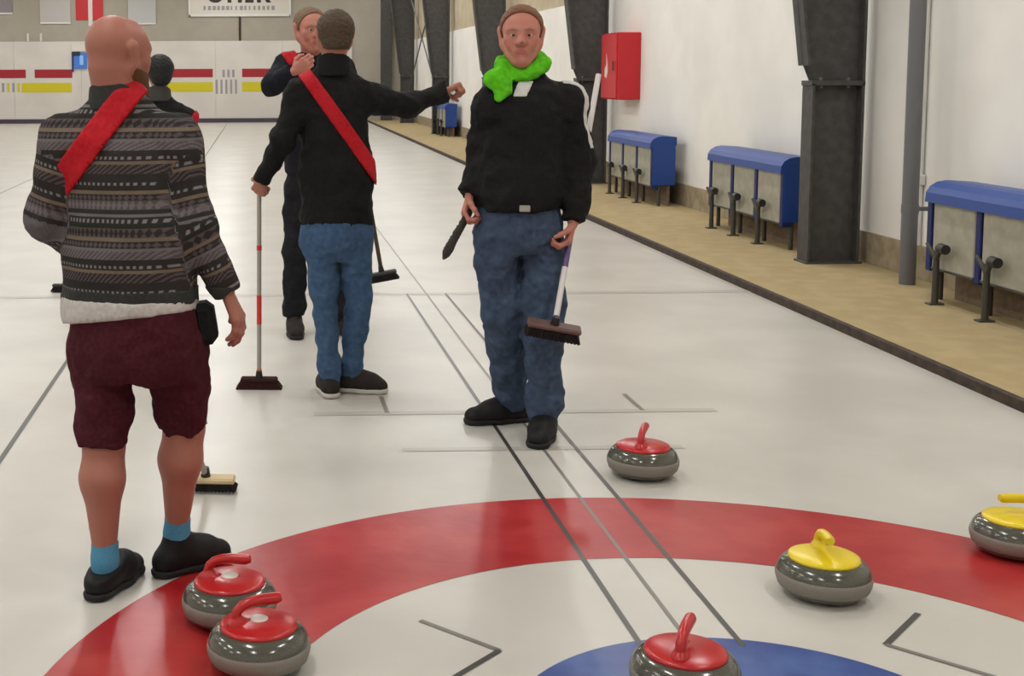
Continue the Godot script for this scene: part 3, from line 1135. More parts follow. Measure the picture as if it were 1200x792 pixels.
	M.bristle_black = mat(srgb(38, 33, 32), 0.9, 0.2)
	M.block_brown = mat(srgb(98, 72, 66), 0.6)
	M.block_black = mat(srgb(44, 42, 40), 0.6)
	M.block_cream = mat(srgb(206, 184, 142), 0.6)
	M.rubber_dark = mat(srgb(58, 56, 50), 0.7)
	M.knit = knit_material()

# rows of knitted bands, 0.32 m of height by 0.16 m round the body
func knit_material() -> StandardMaterial3D:
	var w := 64
	var h := 256
	var img := Image.create(w, h, false, Image.FORMAT_RGB8)
	var dark := srgb(52, 49, 47)
	var green := srgb(46, 48, 42)
	var plum := srgb(86, 77, 78)
	var grey := srgb(106, 102, 103)
	var tan_ := srgb(114, 100, 86)
	var light := srgb(124, 120, 122)
	# [rows, main colour, motif colour, kind]
	var bands := [[16, dark, light, 1], [8, dark, dark, 0], [9, tan_, plum, 0], [14, dark, plum, 2], [22, plum, grey, 2], [10, dark, dark, 0], [7, grey, grey, 0], [18, dark, light, 1], [8, green, green, 0], [22, plum, dark, 2],
		[9, tan_, tan_, 0], [16, dark, plum, 2], [7, grey, plum, 0], [20, plum, grey, 3], [9, dark, dark, 0], [16, dark, light, 1], [8, tan_, green, 0], [22, plum, dark, 3], [15, dark, dark, 0]]
	var y := 0
	for b in bands:
		for r in b[0]:
			for x in w:
				var c: Color = b[1]
				var u: float = float(r) / b[0]
				match b[3]:
					1:
						if x % 8 < 4 and u > 0.25 and u < 0.75:
							c = b[2]
					2:
						if absf(u - 0.5) * 8.0 < absf(float(x % 8) - 4.0):
							c = b[2]
					3:
						if (x / 2 + r / 3) % 4 < 2:
							c = b[2]
				var g := 0.93 + 0.14 * float((x * 7 + y * 13) % 11) / 11.0
				img.set_pixel(x, h - 1 - y, Color(c.r * g, c.g * g, c.b * g))
			y += 1
			if y >= h:
				break
		if y >= h:
			break
	while y < h:
		for x in w:
			img.set_pixel(x, h - 1 - y, dark)
		y += 1
	img.generate_mipmaps()
	var m := mat(Color.WHITE, 0.95, 0.2)
	m.albedo_texture = ImageTexture.create_from_image(img)
	return m

func _ready() -> void:
	# camera: the photograph is a crop, so the lens is shifted
	var cam := Camera3D.new()
	cam.name = "camera"
	add_child(cam)
	var f := 1525.3
	var pitch := 0.09572
	var yaw := 0.0242
	var roll := -0.00434
	var fw := Vector3(sin(yaw) * cos(pitch), -sin(pitch), -cos(yaw) * cos(pitch))
	var rt := Vector3(cos(yaw), 0, sin(yaw))
	var up := rt.cross(fw)
	cam.transform = Transform3D(Basis(rt * cos(roll) + up * sin(roll), up * cos(roll) - rt * sin(roll), -fw), Vector3(-1.1904, 1.5884, 2.9019))
	cam.projection = Camera3D.PROJECTION_FRUSTUM
	cam.near = 0.1
	cam.far = 200.0
	cam.size = 792.0 * 0.1 / f
	cam.frustum_offset = Vector2((600.0 - 342.88) * 0.1 / f, -(396.0 - 233.46) * 0.1 / f)
	cam.current = true
	var we := WorldEnvironment.new()
	we.name = "environment"
	var env := Environment.new()
	env.background_mode = Environment.BG_COLOR
	env.background_color = Color.BLACK
	env.ambient_light_source = Environment.AMBIENT_SOURCE_DISABLED
	env.tonemap_mode = Environment.TONE_MAPPER_LINEAR
	env.tonemap_exposure = 1.0
	env.sdfgi_enabled = true
	env.ssao_enabled = true
	env.ssil_enabled = true
	we.environment = env
	add_child(we)
	make_materials()
	hall()
	rink_paint()
	furniture()
	far_wall_things()
	stones()
	people()
	lamps()

func lamps() -> void:
	for x in [-11.5, -6.9, -2.3, 2.3]:
		for i in 11:
			ceiling_light(Vector3(x, 5.3, 4.0 - 4.2 * i), "white twin tube light hanging from the hall ceiling, above the photograph's frame")

func hall() -> void:
	var ice := struct("floor", box_between(Vector3(-16, -0.2, -40.6), Vector3(2.36, 0.0, 7), 0.001), M.ice)
	ice.set_meta("label", "pale white ice sheet with painted curling marks")
	var walk := struct("floor_walkway", box_between(Vector3(2.40, -0.2, -40.6), Vector3(3.72, 0.05, 7), 0.002), M.walk)
	walk.set_meta("label", "beige walkway between ice and right wall")
	struct("trim_1", box_between(Vector3(2.36, -0.2, -40.6), Vector3(2.40, 0.055, 7), 0.004), M.kerb).set_meta("label", "dark kerb strip along the edge of the ice")
	struct("wall_right", box_between(Vector3(3.72, -0.2, -40.6), Vector3(3.95, 2.67, 7), 0.002), M.wall_white).set_meta("label", "white lower wall beside the walkway")
	struct("wall_right_upper", box_between(Vector3(3.76, 2.67, -40.6), Vector3(3.99, 5.9, 7), 0.002), M.wall_beige).set_meta("label", "beige upper wall above the white cladding")
	struct("baseboard_right", box_between(Vector3(3.70, 0.05, -40.6), Vector3(3.72, 0.3, 7), 0.002), M.plinth).set_meta("label", "brownish concrete plinth at foot of white wall")
	struct("wall_far", box_between(Vector3(-16, -0.2, -40.9), Vector3(3.95, 5.9, -40.65), 0.002), M.wall_grey).set_meta("label", "grey-beige far end wall")
	struct("wall_left", box_between(Vector3(-16.25, -0.2, -40.9), Vector3(-16, 5.9, 7.2), 0.002), M.wall_white)
	struct("wall_near", box_between(Vector3(-16, -0.2, 7), Vector3(3.95, 5.9, 7.25), 0.002), M.wall_white)
	struct("ceiling", box_between(Vector3(-16.25, 5.8, -40.9), Vector3(3.99, 6.0, 7.25), 0.002), M.ceiling)
	struct("baseboard_far", box_between(Vector3(-16, 0.0, -40.62), Vector3(1.86, 0.14, -40.53), 0.004), M.purple_dark).set_meta("label", "dark strip at foot of the far white boards")

func rink_paint() -> void:
	var ice: Node = get_node("floor")
	put("red_ring", ring(1.219, 1.829, 0.0012), M.ice_red, ice)
	put("blue_ring", ring(0.152, 0.61, 0.0012), M.ice_blue, ice)
	var h := 0.002
	put("centre_line", stripe(Vector2(0, -36), Vector2(0, 4), 0.013, h), M.line_mid, ice)
	for s in [-1.0, 1.0]:
		put("guide_line", stripe(Vector2(0.141 * s, -6.4), Vector2(0.141 * s, -0.55), 0.017, h), M.line_dark, ice)
		put("corner_mark", stripe(Vector2(0.54 * s, -0.545), Vector2(0.735 * s, -0.75), 0.018, h), M.line_dark if s > 0 else M.line_mid, ice)
		put("corner_mark", stripe(Vector2(0.54 * s, -0.545), Vector2(0.735 * s, -0.34), 0.018, h + 0.0003), M.line_mid if s > 0 else M.line_dark, ice)
		put("tick_mark", stripe(Vector2(0.605 * s, -3.4), Vector2(0.605 * s, -3.08), 0.022, h), M.line_mid, ice)
	put("hog_line", stripe(Vector2(-7.0, -6.4), Vector2(2.36, -6.4), 0.1, h - 0.0004), M.line_pale, ice)
	put("guard_line", stripe(Vector2(-0.95, -3.08), Vector2(0.95, -3.08), 0.06, h - 0.0004), M.line_pale, ice)
	put("guard_line", stripe(Vector2(-0.6, -2.48), Vector2(0.6, -2.48), 0.05, h - 0.0004), M.line_pale, ice)
	put("side_line", stripe(Vector2(-2.28, -39), Vector2(-2.28, 4), 0.022, h), M.line_dark, ice)
	put("side_line", stripe(Vector2(-4.72, -39), Vector2(-4.72, 4), 0.03, h), M.line_mid, ice)

func furniture() -> void:
	seat_bench("blue-topped bench nearest the camera, cut by the right edge of the frame", -5.72)
	seat_bench("blue-topped bench half hidden behind the nearest dark column", -10.02)
	seat_bench("blue-topped bench standing under the red cabinet", -13.8)
	seat_bench("small distant blue bench seen below the outstretched hand", -30.6)
	var zs := [-7.48, -15.2, -22.8, -30.4, -38.0]
	var ls := ["nearest dark steel column between two blue benches", "dark steel column beside the red wall cabinet", "dark steel column behind the head of the man with green scarf", "dark steel column above the pointing hand", "farthest tapered steel column before the end wall"]
	for i in 5:
		steel_column(ls[i], zs[i])
	var post := put("corner_post", box_between(Vector3(0, 0, 0), Vector3(0.35, 5.7, 0.3), 0.01), M.column, null, Vector3(2.81, 0.05, -40.6))
	tag(post, "straight dark post in the far corner of the hall", "post")
	# bracing rods between the two far columns
	var brace := thing("cross_bracing", "thin crossed bracing rods between the two farthest columns", "bracing", Vector3(3.4, 0.05, -34.2))
	for s in [[0.9, 4.2], [4.2, 0.9]]:
		put("bracing_rod", tube([Vector3(0, s[0], -3.55), Vector3(0, s[1], 3.55)], [0.02, 0.02], 8), M.steel_dark, brace)
	put("turnbuckle", box_between(Vector3(-0.02, 2.49, -0.06), Vector3(0.02, 2.61, 0.06), 0.008), M.steel_dark, brace)
	# downpipe by the wall
	var pipe := thing("downpipe", "grey vertical pipe between nearest column and nearest bench", "pipe", Vector3(3.5, 0.05, -6.35))
	put("pipe", tube([Vector3(0, 0, 0), Vector3(0, 5.7, 0)], [0.056, 0.056], 24), M.pipe, pipe)
	for y in [0.55, 2.4, 4.4]:
		var cl := put("clamp", tube([Vector3(0, y - 0.03, 0), Vector3(0, y + 0.03, 0)], [0.06, 0.06], 24), M.pipe, pipe)
		put("clamp_arm", box_between(Vector3(0.03, y - 0.015, -0.012), Vector3(0.2, y + 0.015, 0.012), 0.003), M.pipe, cl)
	var cond := thing("conduit", "thin pale conduit on the white wall beside the grey pipe", "conduit", Vector3(3.7, 0.3, -6.6))
	put("tube", tube([Vector3(0, 0, 0), Vector3(0, 5.4, 0)], [0.016, 0.016], 12), M.white_metal, cond)
	put("junction_box", box_between(Vector3(-0.03, 0.45, -0.04), Vector3(0.015, 0.53, 0.04), 0.006), M.white_metal, cond)
	# red cabinet
	var cab := thing("fire_cabinet", "red fire cabinet with white flame sign on the wall", "cabinet", Vector3(3.4, 1.24, -14.62))
	put("body", box_between(Vector3(0.02, 0, 0), Vector3(0.32, 0.87, 0.75), 0.012), M.fire_red, cab)
	var door := put("door", box_between(Vector3(0, 0.015, 0.015), Vector3(0.022, 0.855, 0.735), 0.008), M.fire_red, cab)
	put("flame_sign", prism(PackedVector2Array([Vector2(0, 0), Vector2(0.09, -0.02), Vector2(0.15, 0.06), Vector2(0.13, 0.16), Vector2(0.07, 0.30), Vector2(0.08, 0.16), Vector2(0.0, 0.1)]), 0.0, 0.004), M.white_paint, door)
	var sign_: Node3D = door.get_node("flame_sign")
	sign_.transform = Transform3D(Basis(Vector3(0, 0, 1), Vector3.UP, Vector3(-1, 0, 0)), Vector3(-0.001, 0.3, 0.2))
	put("handle", tube([Vector3(-0.02, 0.38, 0.66), Vector3(-0.02, 0.5, 0.66)], [0.01, 0.01], 8), M.steel_dark, door)
	put("hinge_strip", box_between(Vector3(-0.004, 0.015, 0.004), Vector3(0.03, 0.855, 0.016), 0.002), M.steel_dark, cab)

func far_wall_things() -> void:
	var z := -40.6
	# white boards in panels
	var bd := thing("rink_boards", "white boards with red and yellow stripes along the far wall", "boards", Vector3(0, 0, z))
	var x := -16.0
	while x < 1.8:
		var x1 := minf(x + 2.22, 1.86)
		put("board_panel", box_between(Vector3(x + 0.002, 0.02, -0.04), Vector3(x1 - 0.002, 2.7, 0.02), 0.006), M.board_white, bd)
		x += 2.22
	for r in [[-13.0, -8.95], [-8.66, -7.42], [-4.7, -2.77], [-1.8, 0.4]]:
		put("red_stripe", box_between(Vector3(r[0], 1.5, 0.02), Vector3(r[1], 1.78, 0.026), 0.001), M.stripe_red, bd)
	for r in [[-13.0, -9.85], [-9.1, -7.45], [-4.7, -2.77], [-1.8, 0.4]]:
		put("yellow_stripe", box_between(Vector3(r[0], 1.02, 0.02), Vector3(r[1], 1.34, 0.026), 0.001), M.stripe_yellow, bd)
	for k in 5:
		put("printed_stroke", box_between(Vector3(-2.68 + 0.16 * k, 0.95, 0.02), Vector3(-2.61 + 0.16 * k, 1.42, 0.025), 0.001), M.print_grey, bd)
	for k in 3:
		put("printed_stroke", box_between(Vector3(-2.45 + 0.16 * k, 1.5, 0.02), Vector3(-2.37 + 0.16 * k, 1.75, 0.025), 0.001), M.print_grey, bd)
	for k in 4:
		put("printed_stroke", box_between(Vector3(-9.75 + 0.17 * k, 1.04, 0.02), Vector3(-9.67 + 0.17 * k, 1.34, 0.025), 0.001), M.stripe_yellow if k % 2 == 1 else M.print_grey, bd)
	for s in [[-8.9, 0.0], [-8.47, 0.0]]:
		var peg := put("white_peg", box_between(Vector3(0, 0, 0), Vector3(0.08, 0.26, 0.05), 0.01), M.white_paint, null, Vector3(s[0], 2.71, z - 0.04))
		tag(peg, "small white upright peg on the far boards, left of its pair" if s[0] < -8.6 else "small white upright peg on the far boards, right of its pair", "peg", "white pegs on the far boards")
	# lettered sign
	var sg := thing("wall_sign", "wide white sign with black lettering high on far wall", "sign", Vector3(-1.86, 3.53, z - 0.03))
	put("panel", box_between(Vector3(-1.66, 0, -0.02), Vector3(1.66, 1.3, 0.02), 0.01), M.white_paint, sg)
	for e in [[Vector3(-1.68, -0.03, 0), Vector3(1.68, 0.05, 0.05)], [Vector3(-1.68, 1.28, 0), Vector3(1.68, 1.34, 0.05)], [Vector3(-1.7, -0.03, 0), Vector3(-1.63, 1.34, 0.05)], [Vector3(1.63, -0.03, 0), Vector3(1.7, 1.34, 0.05)]]:
		put("frame_bar", box_between(e[0], e[1], 0.005), M.white_metal, sg)
	var tm := TextMesh.new()
	var font := SystemFont.new()
	font.font_names = PackedStringArray(["Droid Sans"])
	font.font_weight = 700
	tm.font = font
	tm.text = "OHIK"
	tm.font_size = 64
	tm.pixel_size = 0.0135
	tm.depth = 0.01
	put("lettering", tm, M.plastic_dark, sg, Vector3(-0.05, 0.72, 0.026))
	var rng := RandomNumberGenerator.new()
	rng.seed = 7
	for k in 16:
		var w := rng.randf_range(0.05, 0.12)
		var px := -1.2 + k * 0.15
		put("small_print", box_between(Vector3(px, 0.18, 0.02), Vector3(px + w, 0.32, 0.024), 0.001), M.print_grey, sg)
	put("support_pole", tube([Vector3(0.0, -0.84, -0.01), Vector3(0.0, 0.0, -0.01)], [0.04, 0.04], 10), M.kerb, sg)
	# hanging banners and posters
	var fl := thing("banner", "hanging red banner with one white vertical band", "banner", Vector3(-7.27, 3.4, z - 0.03))
	put("red_cloth", box_between(Vector3(0, 0, 0), Vector3(0.41, 1.4, 0.015), 0.004), M.fire_red, fl)
	put("white_band", box_between(Vector3(0.41, -0.2, 0), Vector3(0.55, 1.4, 0.018), 0.004), M.white_paint, fl)
	put("red_cloth", box_between(Vector3(0.55, 0.0, 0), Vector3(0.9, 1.4, 0.015), 0.004), M.fire_red, fl)
	put("top_rail", tube([Vector3(-0.05, 1.42, 0.01), Vector3(0.95, 1.42, 0.01)], [0.025, 0.025], 10), M.alu, fl)
	var posters := [[Vector3(-8.45, 3.3, z - 0.03), 1.0, "pale grey poster on far wall left of the red banner", srgb(186, 180, 176)], [Vector3(-5.55, 3.27, z - 0.03), 0.92, "pale grey poster on far wall right of the red banner", srgb(188, 186, 184)], [Vector3(-9.95, 3.62, z - 0.03), 0.6, "grey-violet poster at the left edge of far wall", srgb(140, 132, 136)]]
	for p in posters:
		var o := thing("poster", p[2], "poster", p[0], 0.0, "posters on the far wall")
		put("sheet", box_between(Vector3(0, 0, 0), Vector3(p[1], 1.3, 0.012), 0.003), mat(p[3], 0.7), o)
		put("edge_strip", box_between(Vector3(0, -0.02, 0), Vector3(p[1], 0.03, 0.02), 0.003), M.white_metal, o)
	# blue sign on the boards
	var bs := thing("clock_panel", "small blue and white panel with dark top bar on far boards", "panel", Vector3(-7.42, 1.8, z + 0.03))
	put("blue_face", box_between(Vector3(0.08, 0, 0), Vector3(0.5, 0.52, 0.05), 0.01), mat(srgb(60, 120, 214), 0.4), bs)
	put("pale_spot", box_between(Vector3(0.26, 0.12, 0.04), Vector3(0.38, 0.44, 0.056), 0.01), mat(srgb(150, 190, 240), 0.4), bs)
	put("dark_bar", box_between(Vector3(0, 0.42, 0), Vector3(0.28, 0.56, 0.06), 0.008), mat(srgb(18, 32, 62), 0.5), bs)
	put("dark_upright", box_between(Vector3(0, -0.1, 0), Vector3(0.06, 0.46, 0.06), 0.008), mat(srgb(22, 46, 110), 0.5), bs)
	put("white_top", box_between(Vector3(0.0, 0.56, 0), Vector3(0.52, 0.8, 0.05), 0.01), M.white_paint, bs)

func stones() -> void:
	M.stone_mesh = lathe([Vector2(0, 0.006), Vector2(0.058, 0.005), Vector2(0.062, 0.0), Vector2(0.068, 0.0), Vector2(0.082, 0.002), Vector2(0.104, 0.008), Vector2(0.121, 0.019), Vector2(0.132, 0.034), Vector2(0.1372, 0.05), Vector2(0.1385, 0.064), Vector2(0.1365, 0.078), Vector2(0.131, 0.092), Vector2(0.122, 0.104), Vector2(0.112, 0.111), Vector2(0.1, 0.116), Vector2(0.08, 0.118), Vector2(0, 0.12)], 56)
	M.band_mesh = lathe([Vector2(0.1295, 0.03), Vector2(0.1325, 0.032), Vector2(0.1385, 0.05), Vector2(0.14, 0.062), Vector2(0.1385, 0.073), Vector2(0.1365, 0.075)], 56)
	M.cap_mesh = lathe([Vector2(0.102, 0.112), Vector2(0.105, 0.116), Vector2(0.103, 0.122), Vector2(0.095, 0.126), Vector2(0.06, 0.132), Vector2(0.03, 0.135), Vector2(0, 0.136)], 48)
	M.disc_mesh = lathe([Vector2(0.026, 0.133), Vector2(0.026, 0.1365), Vector2(0.022, 0.138), Vector2(0, 0.1385)], 24)
	M.handle_mesh = tube([Vector3(0, 0.126, 0.062), Vector3(0, 0.146, 0.064), Vector3(0, 0.164, 0.058), Vector3(0, 0.176, 0.044), Vector3(0, 0.183, 0.022), Vector3(0, 0.186, -0.005), Vector3(0, 0.186, -0.05), Vector3(0, 0.188, -0.062)], [0.017, 0.0145, 0.0135, 0.0135, 0.0145, 0.0155, 0.0155, 0.011], 18)
	var ft := Field.new()
	ft.soft = 0.02
	ft.cap(Vector3(0, 0.128, 0.075), Vector3(0, 0.130, -0.03), 0.016, 0.01, Vector3.UP, 0.7)
	ft.cap(Vector3(0, 0.130, 0.06), Vector3(0, 0.151, 0.062), 0.022, 0.014)
	M.foot_mesh = shape(ft, 0.005)
	curling_stone("red-handled stone cut by the bottom edge, standing on the blue ring", Vector3(-0.115, 0, -0.27), deg_to_rad(-30), M.red_plastic)
	curling_stone("yellow-handled stone standing whole on the white ring", Vector3(0.517, 0, -0.901), deg_to_rad(172), M.yellow_plastic)
	curling_stone("yellow-handled stone cut by the right edge of the frame", Vector3(1.30, 0, -1.22), deg_to_rad(90), M.yellow_plastic)
	curling_stone("red-handled stone alone on white ice beyond the red ring", Vector3(0.315, 0, -2.1), deg_to_rad(-25), M.red_plastic)
	curling_stone("red-handled stone beside the bald man's black shoe, rear of its pair", Vector3(-1.29, 0, -0.775), deg_to_rad(-100), M.red_plastic, true)
	curling_stone("red-handled stone with white disc, front one of the pair", Vector3(-1.205, 0, -0.47), deg_to_rad(-75), M.red_plastic, true)

func people() -> void:
	# man seen from behind in the striped jumper
	var r := person("bald man in striped knitted jumper and maroon shorts, seen from behind", POSE_STRIPED, {
		"face": Vector3(0.3, 0, -0.95), "look": Vector3(0.62, 0, -0.72), "tilt": 0.05, "head": 1.02, "neck_r": 0.07,
		"torso": [0.175, 0.205, 0.212], "flat": 0.72, "arm": [0.086, 0.064, 0.042], "leg": [0.1, 0.08, 0.05], "seat": 0.217, "leg_soft": 0.02, "fold": 0.013, "calf": 0.064,
		"crotch": 0.11, "skin": srgb(162, 106, 90), "lip": srgb(150, 90, 84), "brow": srgb(110, 80, 60), "skin_label": "bald head, bare hands and calves", "beard": M.beard_brown,
		"top_name": "jumper", "top": M.knit, "knit": true, "cell": 0.009, "collar": M.collar_green, "collar_high": 0.02, "undershirt": M.undershirt,
		"legs": M.maroon, "short": true, "fold_legs": 0.018, "sock": M.sock_blue, "shoe": M.shoe_black, "sole": M.sole_black,
		"footL": Vector3(0.4, 0, -0.92), "footR": Vector3(0.8, 0, -0.6),
		"handR": {"palm": Vector3(-0.9, 0, -0.3), "thumb": Vector3(0.2, 0, -1), "curl": 0.45}, "handL": {"palm": Vector3(0.3, 0, -0.2), "thumb": Vector3(0, 1, 0), "curl": 0.9},
		"sash": M.sash_red, "sash_wide": 0.04})
	var P: Dictionary = POSE_STRIPED
	patch("jumper_hem", r[1], 0.003, [[P.hem + Vector3.UP * 0.05, Vector3.UP], [P.hem - Vector3.UP * 0.004, Vector3.DOWN]], M.collar_green, r[0], 0.009)
	var pouch := begin()
	add_box(pouch, Vector3(0.07, 0.13, 0.10), Transform3D(Basis(Vector3(0, 0, 1), 0.15), P.pouch), 0.025)
	put("hip_pouch", pouch.commit(), M.black_cloth, r[0])
	# man pointing
	r = person("man in black jacket with red sash, arm stretched out to the right", POSE_POINTING, {
		"face": Vector3(0.12, 0, -1), "look": Vector3(-0.15, 0, -1), "tilt": 0.0, "head": 1.04, "neck_r": 0.06,
		"torso": [0.165, 0.175, 0.182], "flat": 0.66, "arm": [0.078, 0.058, 0.045], "leg": [0.092, 0.067, 0.054], "seat": 0.176,
		"skin": srgb(164, 108, 90), "lip": srgb(150, 90, 84), "brow": srgb(80, 60, 48), "hair": M.hair_brown, "hair_down": -0.06, "hair_thick": 0.01,
		"top_name": "jacket", "top": M.black_cloth, "collar": M.black_cloth, "collar_high": 0.05,
		"legs": M.jeans_light, "shoe": M.shoe_brown, "sole": M.sole_pale,
		"footL": Vector3(-0.12, 0, -1), "footR": Vector3(0.8, 0, 0.2), "shoe_len": 0.275,
		"handL": {"palm": Vector3(0.3, 0, -1), "thumb": Vector3(0.3, 1, 0), "curl": 1.15}, "handR": {"palm": Vector3(0, -1, 0.3), "thumb": Vector3(-0.3, 0.2, -1), "curl": 1.5},
		"sash": M.sash_red, "sash_wide": 0.034})
	# man behind him
	r = person("tall man in dark jacket facing us, half hidden by the pointing man", POSE_REAR, {
		"face": Vector3(0.1, 0, 1), "look": Vector3(0.3, 0, 1), "tilt": 0.05, "head": 1.13, "neck_r": 0.062,
		"torso": [0.18, 0.185, 0.185], "flat": 0.66, "arm": [0.08, 0.068, 0.055], "leg": [0.1, 0.075, 0.066], "seat": 0.19,
		"skin": srgb(182, 120, 104), "lip": srgb(160, 92, 88), "brow": srgb(120, 92, 70), "hair": M.hair_fair, "hair_down": 0.0,
		"top_name": "jacket", "top": M.navy_cloth, "collar": M.navy_cloth, "collar_high": 0.02,
		"legs": M.dark_jeans, "shoe": M.shoe_brown, "sole": M.sole_black,
		"footL": Vector3(0.05, 0, 1), "footR": Vector3(0.55, 0, 0.85),
		"handL": {"palm": Vector3(0, 0, -1), "thumb": Vector3(0, 1, 0), "curl": 0.8}, "handR": {"palm": Vector3(-0.6, 0, -0.4), "thumb": Vector3(0, 0.2, 1), "curl": 1.2},
		"sash": M.sash_red, "sash_wide": 0.04})
	# man with the scarf
	r = person("man in black jacket with bright green scarf and jeans, facing us", POSE_SCARF, {
		"face": Vector3(-0.22, 0, 1), "look": Vector3(-0.2, 0, 1), "tilt": 0.03, "head": 1.09, "neck_r": 0.068,
		"torso": [0.185, 0.198, 0.198], "flat": 0.74, "arm": [0.088, 0.07, 0.052], "leg": [0.105, 0.088, 0.073], "head_cell": 0.0045, "seat": 0.196, "belly": 0.17,
		"skin": srgb(184, 122, 105), "lip": srgb(160, 88, 84), "brow": srgb(120, 80, 60), "hair": M.hair_red, "hair_down": -0.005,
		"top_name": "jacket", "top": M.black_cloth, "collar": M.black_cloth, "collar_high": 0.01, "fold_legs": 0.026,
		"legs": M.jeans, "shoe": M.shoe_black, "sole": M.sole_black, "shoe_wide": 1.12, "shoe_len": 0.31,
		"footL": Vector3(-0.97, 0, 0.2), "footR": Vector3(-0.35, 0, 0.93),
		"handL": {"palm": Vector3(1, 0, 0.2), "thumb": Vector3(0, 0.2, 1), "curl": 1.0}, "handR": {"palm": Vector3(-1, 0, -0.1), "thumb": Vector3(-0.3, 0, 1), "curl": 0.95}})
	scarf_details(r)
	# hardly seen person
	r = person("dark-haired person in black jacket, mostly hidden behind the bald man", POSE_DARK, {
		"face": Vector3(0.1, 0, -1), "look": Vector3(-0.3, 0, -1), "head": 1.0, "neck_r": 0.056,
		"torso": [0.165, 0.17, 0.175], "flat": 0.66, "arm": [0.072, 0.058, 0.045], "leg": [0.09, 0.07, 0.058], "seat": 0.172,
		"skin": srgb(180, 128, 108), "hair": M.hair_black, "hair_down": -0.11, "hair_thick": 0.02, "cell": 0.014,
		"top_name": "jacket", "top": M.black_cloth, "collar": M.block_black, "collar_high": 0.05, "head_cell": 0.008,
		"legs": M.dark_jeans, "shoe": M.shoe_black, "sole": M.sole_black,
		"footL": Vector3(-0.15, 0, -1), "footR": Vector3(0.15, 0, -1),
		"handL": {"palm": Vector3(0.3, 0, -1), "thumb": Vector3(0, 1, 0), "curl": 1.1}, "handR": {"palm": Vector3(-1, 0, 0), "thumb": Vector3(0, 0, -1), "curl": 0.5},
		"sash": M.sash_red, "sash_wide": 0.04})
	brooms()

func scarf_details(r: Array) -> void:
	var root: Node3D = r[0]
	var top: Field = r[1]
	var P: Dictionary = POSE_SCARF
	var f := Field.new()
	f.soft = 0.03
	f.noise = M.folds
	f.fold = 0.02
	var n: Vector3 = P.neck
	var pts := []
	for i in 13:
		var a := TAU * i / 12.0
		pts.append(n + Vector3(cos(a) * 0.086, 0.035 - 0.04 * sin(a) + 0.012 * cos(a), sin(a) * 0.08 + 0.0))
	for i in 12:
		f.cap(pts[i], pts[i + 1], 0.026, 0.026)
	f.cap(n + Vector3(-0.085, 0.025, 0.05), n + Vector3(-0.13, -0.02, 0.09), 0.032, 0.042)
	f.cap(n + Vector3(-0.13, -0.02, 0.09), n + Vector3(-0.125, -0.1, 0.125), 0.042, 0.026, Vector3(-0.2, 0, 1), 0.7)
	f.cap(n + Vector3(-0.11, -0.02, 0.09), n + Vector3(-0.09, -0.075, 0.13), 0.026, 0.02)
	put("scarf", shape(f, 0.008), M.scarf_green, root)
	# chest emblem, read as a pale slanting figure
	var e: Vector3 = P.emblem
	var ux := Vector3(0.97, 0.0, 0.2)
	patch("chest_emblem", top, 0.004, [[e + ux * 0.032, (ux + Vector3(0, -0.45, 0)).normalized()], [e - ux * 0.03, (-ux + Vector3(0, 0.35, 0)).normalized()], [e + Vector3(0, 0.036, 0), Vector3.UP], [e - Vector3(0, 0.03, 0), Vector3.DOWN], [P.chest, Vector3(0, 0, -1)]], M.white_cloth, root, 0.005)
	# white stripe over shoulder and down the sleeve
	var sh: Vector3 = P.shR
	var el: Vector3 = P.elR
	var m := Vector3(-0.42, 0.0, 0.9).normalized()
	var at := sh + Vector3(0.05, 0, 0.05)
	patch("sleeve_stripe", top, 0.004, [[at + m * 0.012, m], [at - m * 0.012, -m], [Vector3(0.085, 0, 0), Vector3(-1, 0, 0)], [el + Vector3(0, 0.07, 0), Vector3.DOWN], [sh, Vector3(-1, -0.25, 0).normalized()]], M.white_cloth, root, 0.006)
	var b: Vector3 = P.buckle
	var bk := begin()
	add_box(bk, Vector3(0.045, 0.028, 0.012), Transform3D(Basis(Vector3.UP, -0.2), Vector3(b.x, b.y - 0.02, b.z + 0.035)), 0.004)
	put("belt_buckle", bk.commit(), M.alu, root)

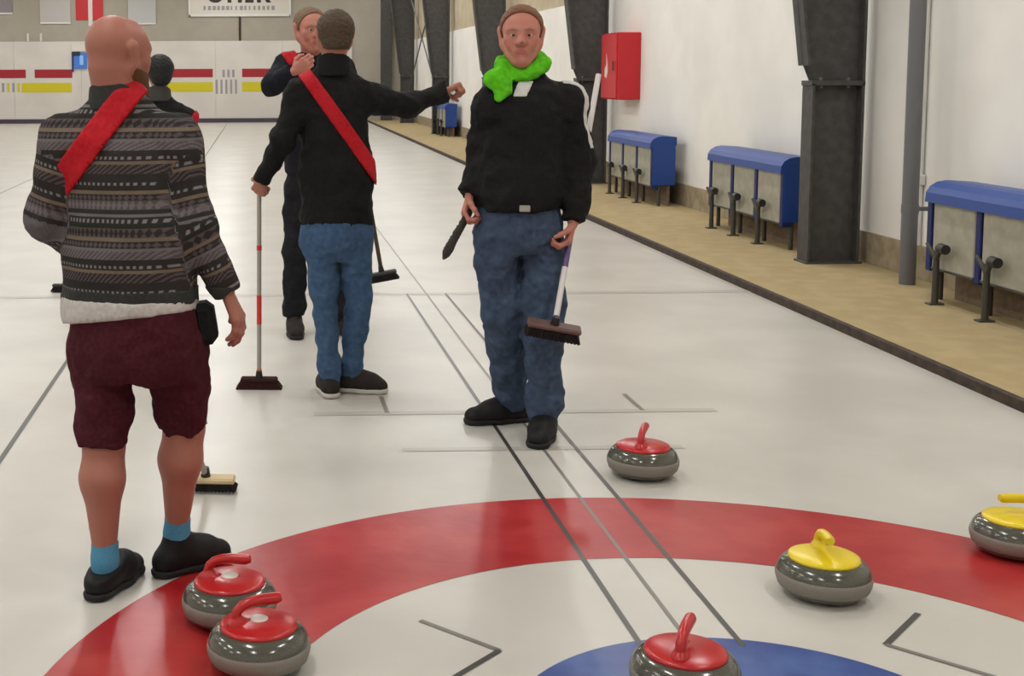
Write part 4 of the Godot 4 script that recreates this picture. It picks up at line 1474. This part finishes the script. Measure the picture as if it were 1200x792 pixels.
func brooms() -> void:
	# pointing man's broom, upright on the ice
	broom("curling_broom", "upright broom with grey and red handle, held by the pointing man", Vector3(-1.2, 1.06, -3.565), Vector3(-1.207, 0.062, -3.6), Vector3(1, 0, 0.08),
		[[0.0, 0.04, M.handle_orange, 0.0125, "ferrule"], [0.04, 0.27, M.alu, 0.0115], [0.27, 0.42, M.handle_red, 0.0125, "red_grip"], [0.42, 0.65, M.alu, 0.0115], [0.65, 0.675, M.handle_red, 0.013, "red_ring"], [0.675, 1.0, M.alu, 0.0115]],
		{"length": 0.235, "block": 0.8, "bristle": 0.03, "block_mat": M.bristle_brown, "bristle_mat": M.bristle_brown})
	# scarf man's broom, carried clear of the ice
	broom("curling_broom", "broom with white and purple handle carried by man with green scarf", Vector3(0.350, 1.580, -3.02), Vector3(0.04, 0.545, -2.46), Vector3(0.97, -0.17, 0.1),
		[[0.0, 0.21, M.handle_white, 0.0125], [0.21, 0.34, M.handle_purple, 0.013, "purple_grip"], [0.34, 1.0, M.handle_white, 0.0125]],
		{"length": 0.235, "block": 0.96, "bristle": 0.032, "block_mat": M.block_brown, "bristle_mat": M.bristle_black, "up": Vector3(0.1, 1, 0.35)})
	# rear man's broom
	broom("curling_broom", "black-headed broom seen to the right of the pointing man's legs", Vector3(-0.63, 1.35, -4.9), Vector3(-0.465, 0.40, -4.9), Vector3(1, 0.2, 0.1),
		[[0.0, 1.0, M.kerb, 0.0125]], {"length": 0.2, "block": 0.9, "bristle": 0.03, "block_mat": M.block_black, "bristle_mat": M.bristle_black})
	# bald man's broom
	broom("curling_broom", "broom with cream block, seen behind the bald man's right calf", Vector3(-1.72, 1.15, -1.36), Vector3(-1.41, 0.066, -1.96), Vector3(1, 0, 0.1),
		[[0.0, 1.0, M.alu, 0.0125]], {"length": 0.24, "block": 0.94, "bristle": 0.022, "block_mat": M.block_cream, "bristle_mat": M.bristle_black, "up": Vector3(0, 1, 0.1)})
	# hidden person's broom
	broom("curling_broom", "small black broom head by the bald man's waist, far off on ice", Vector3(-2.46, 0.95, -6.68), Vector3(-2.64, 0.066, -6.62), Vector3(1, 0, 0.1),
		[[0.0, 1.0, M.kerb, 0.0125]], {"length": 0.2, "block": 0.9, "bristle": 0.03, "block_mat": M.block_black, "bristle_mat": M.bristle_black})
	# dark flat slider in the scarf man's other hand
	var a := Vector3(-0.285, 0.985, -2.71)
	var b := Vector3(-0.405, 0.80, -2.64)
	var o := thing("slip_on_slider", "dark flat slider held low by man with green scarf", "slider", (a + b) * 0.5)
	var d := (b - a).normalized()
	var n := Vector3(0.75, 0.15, 0.65)
	n = (n - d * n.dot(d)).normalized()
	var f := Field.new()
	f.soft = 0.02
	f.cap(a - o.position, b - o.position - d * 0.03, 0.02, 0.026, n, 0.3)
	f.cap(b - o.position - d * 0.05, b - o.position, 0.026, 0.012, n, 0.3)
	put("sole_plate", shape(f, 0.005), M.rubber_dark, o)
	var g := Field.new()
	g.soft = 0.02
	g.cap(a - o.position - n * 0.006, b - o.position - d * 0.03 - n * 0.006, 0.022, 0.028, n, 0.16)
	put("sliding_face", shape(g, 0.006), M.plastic_dark, o)
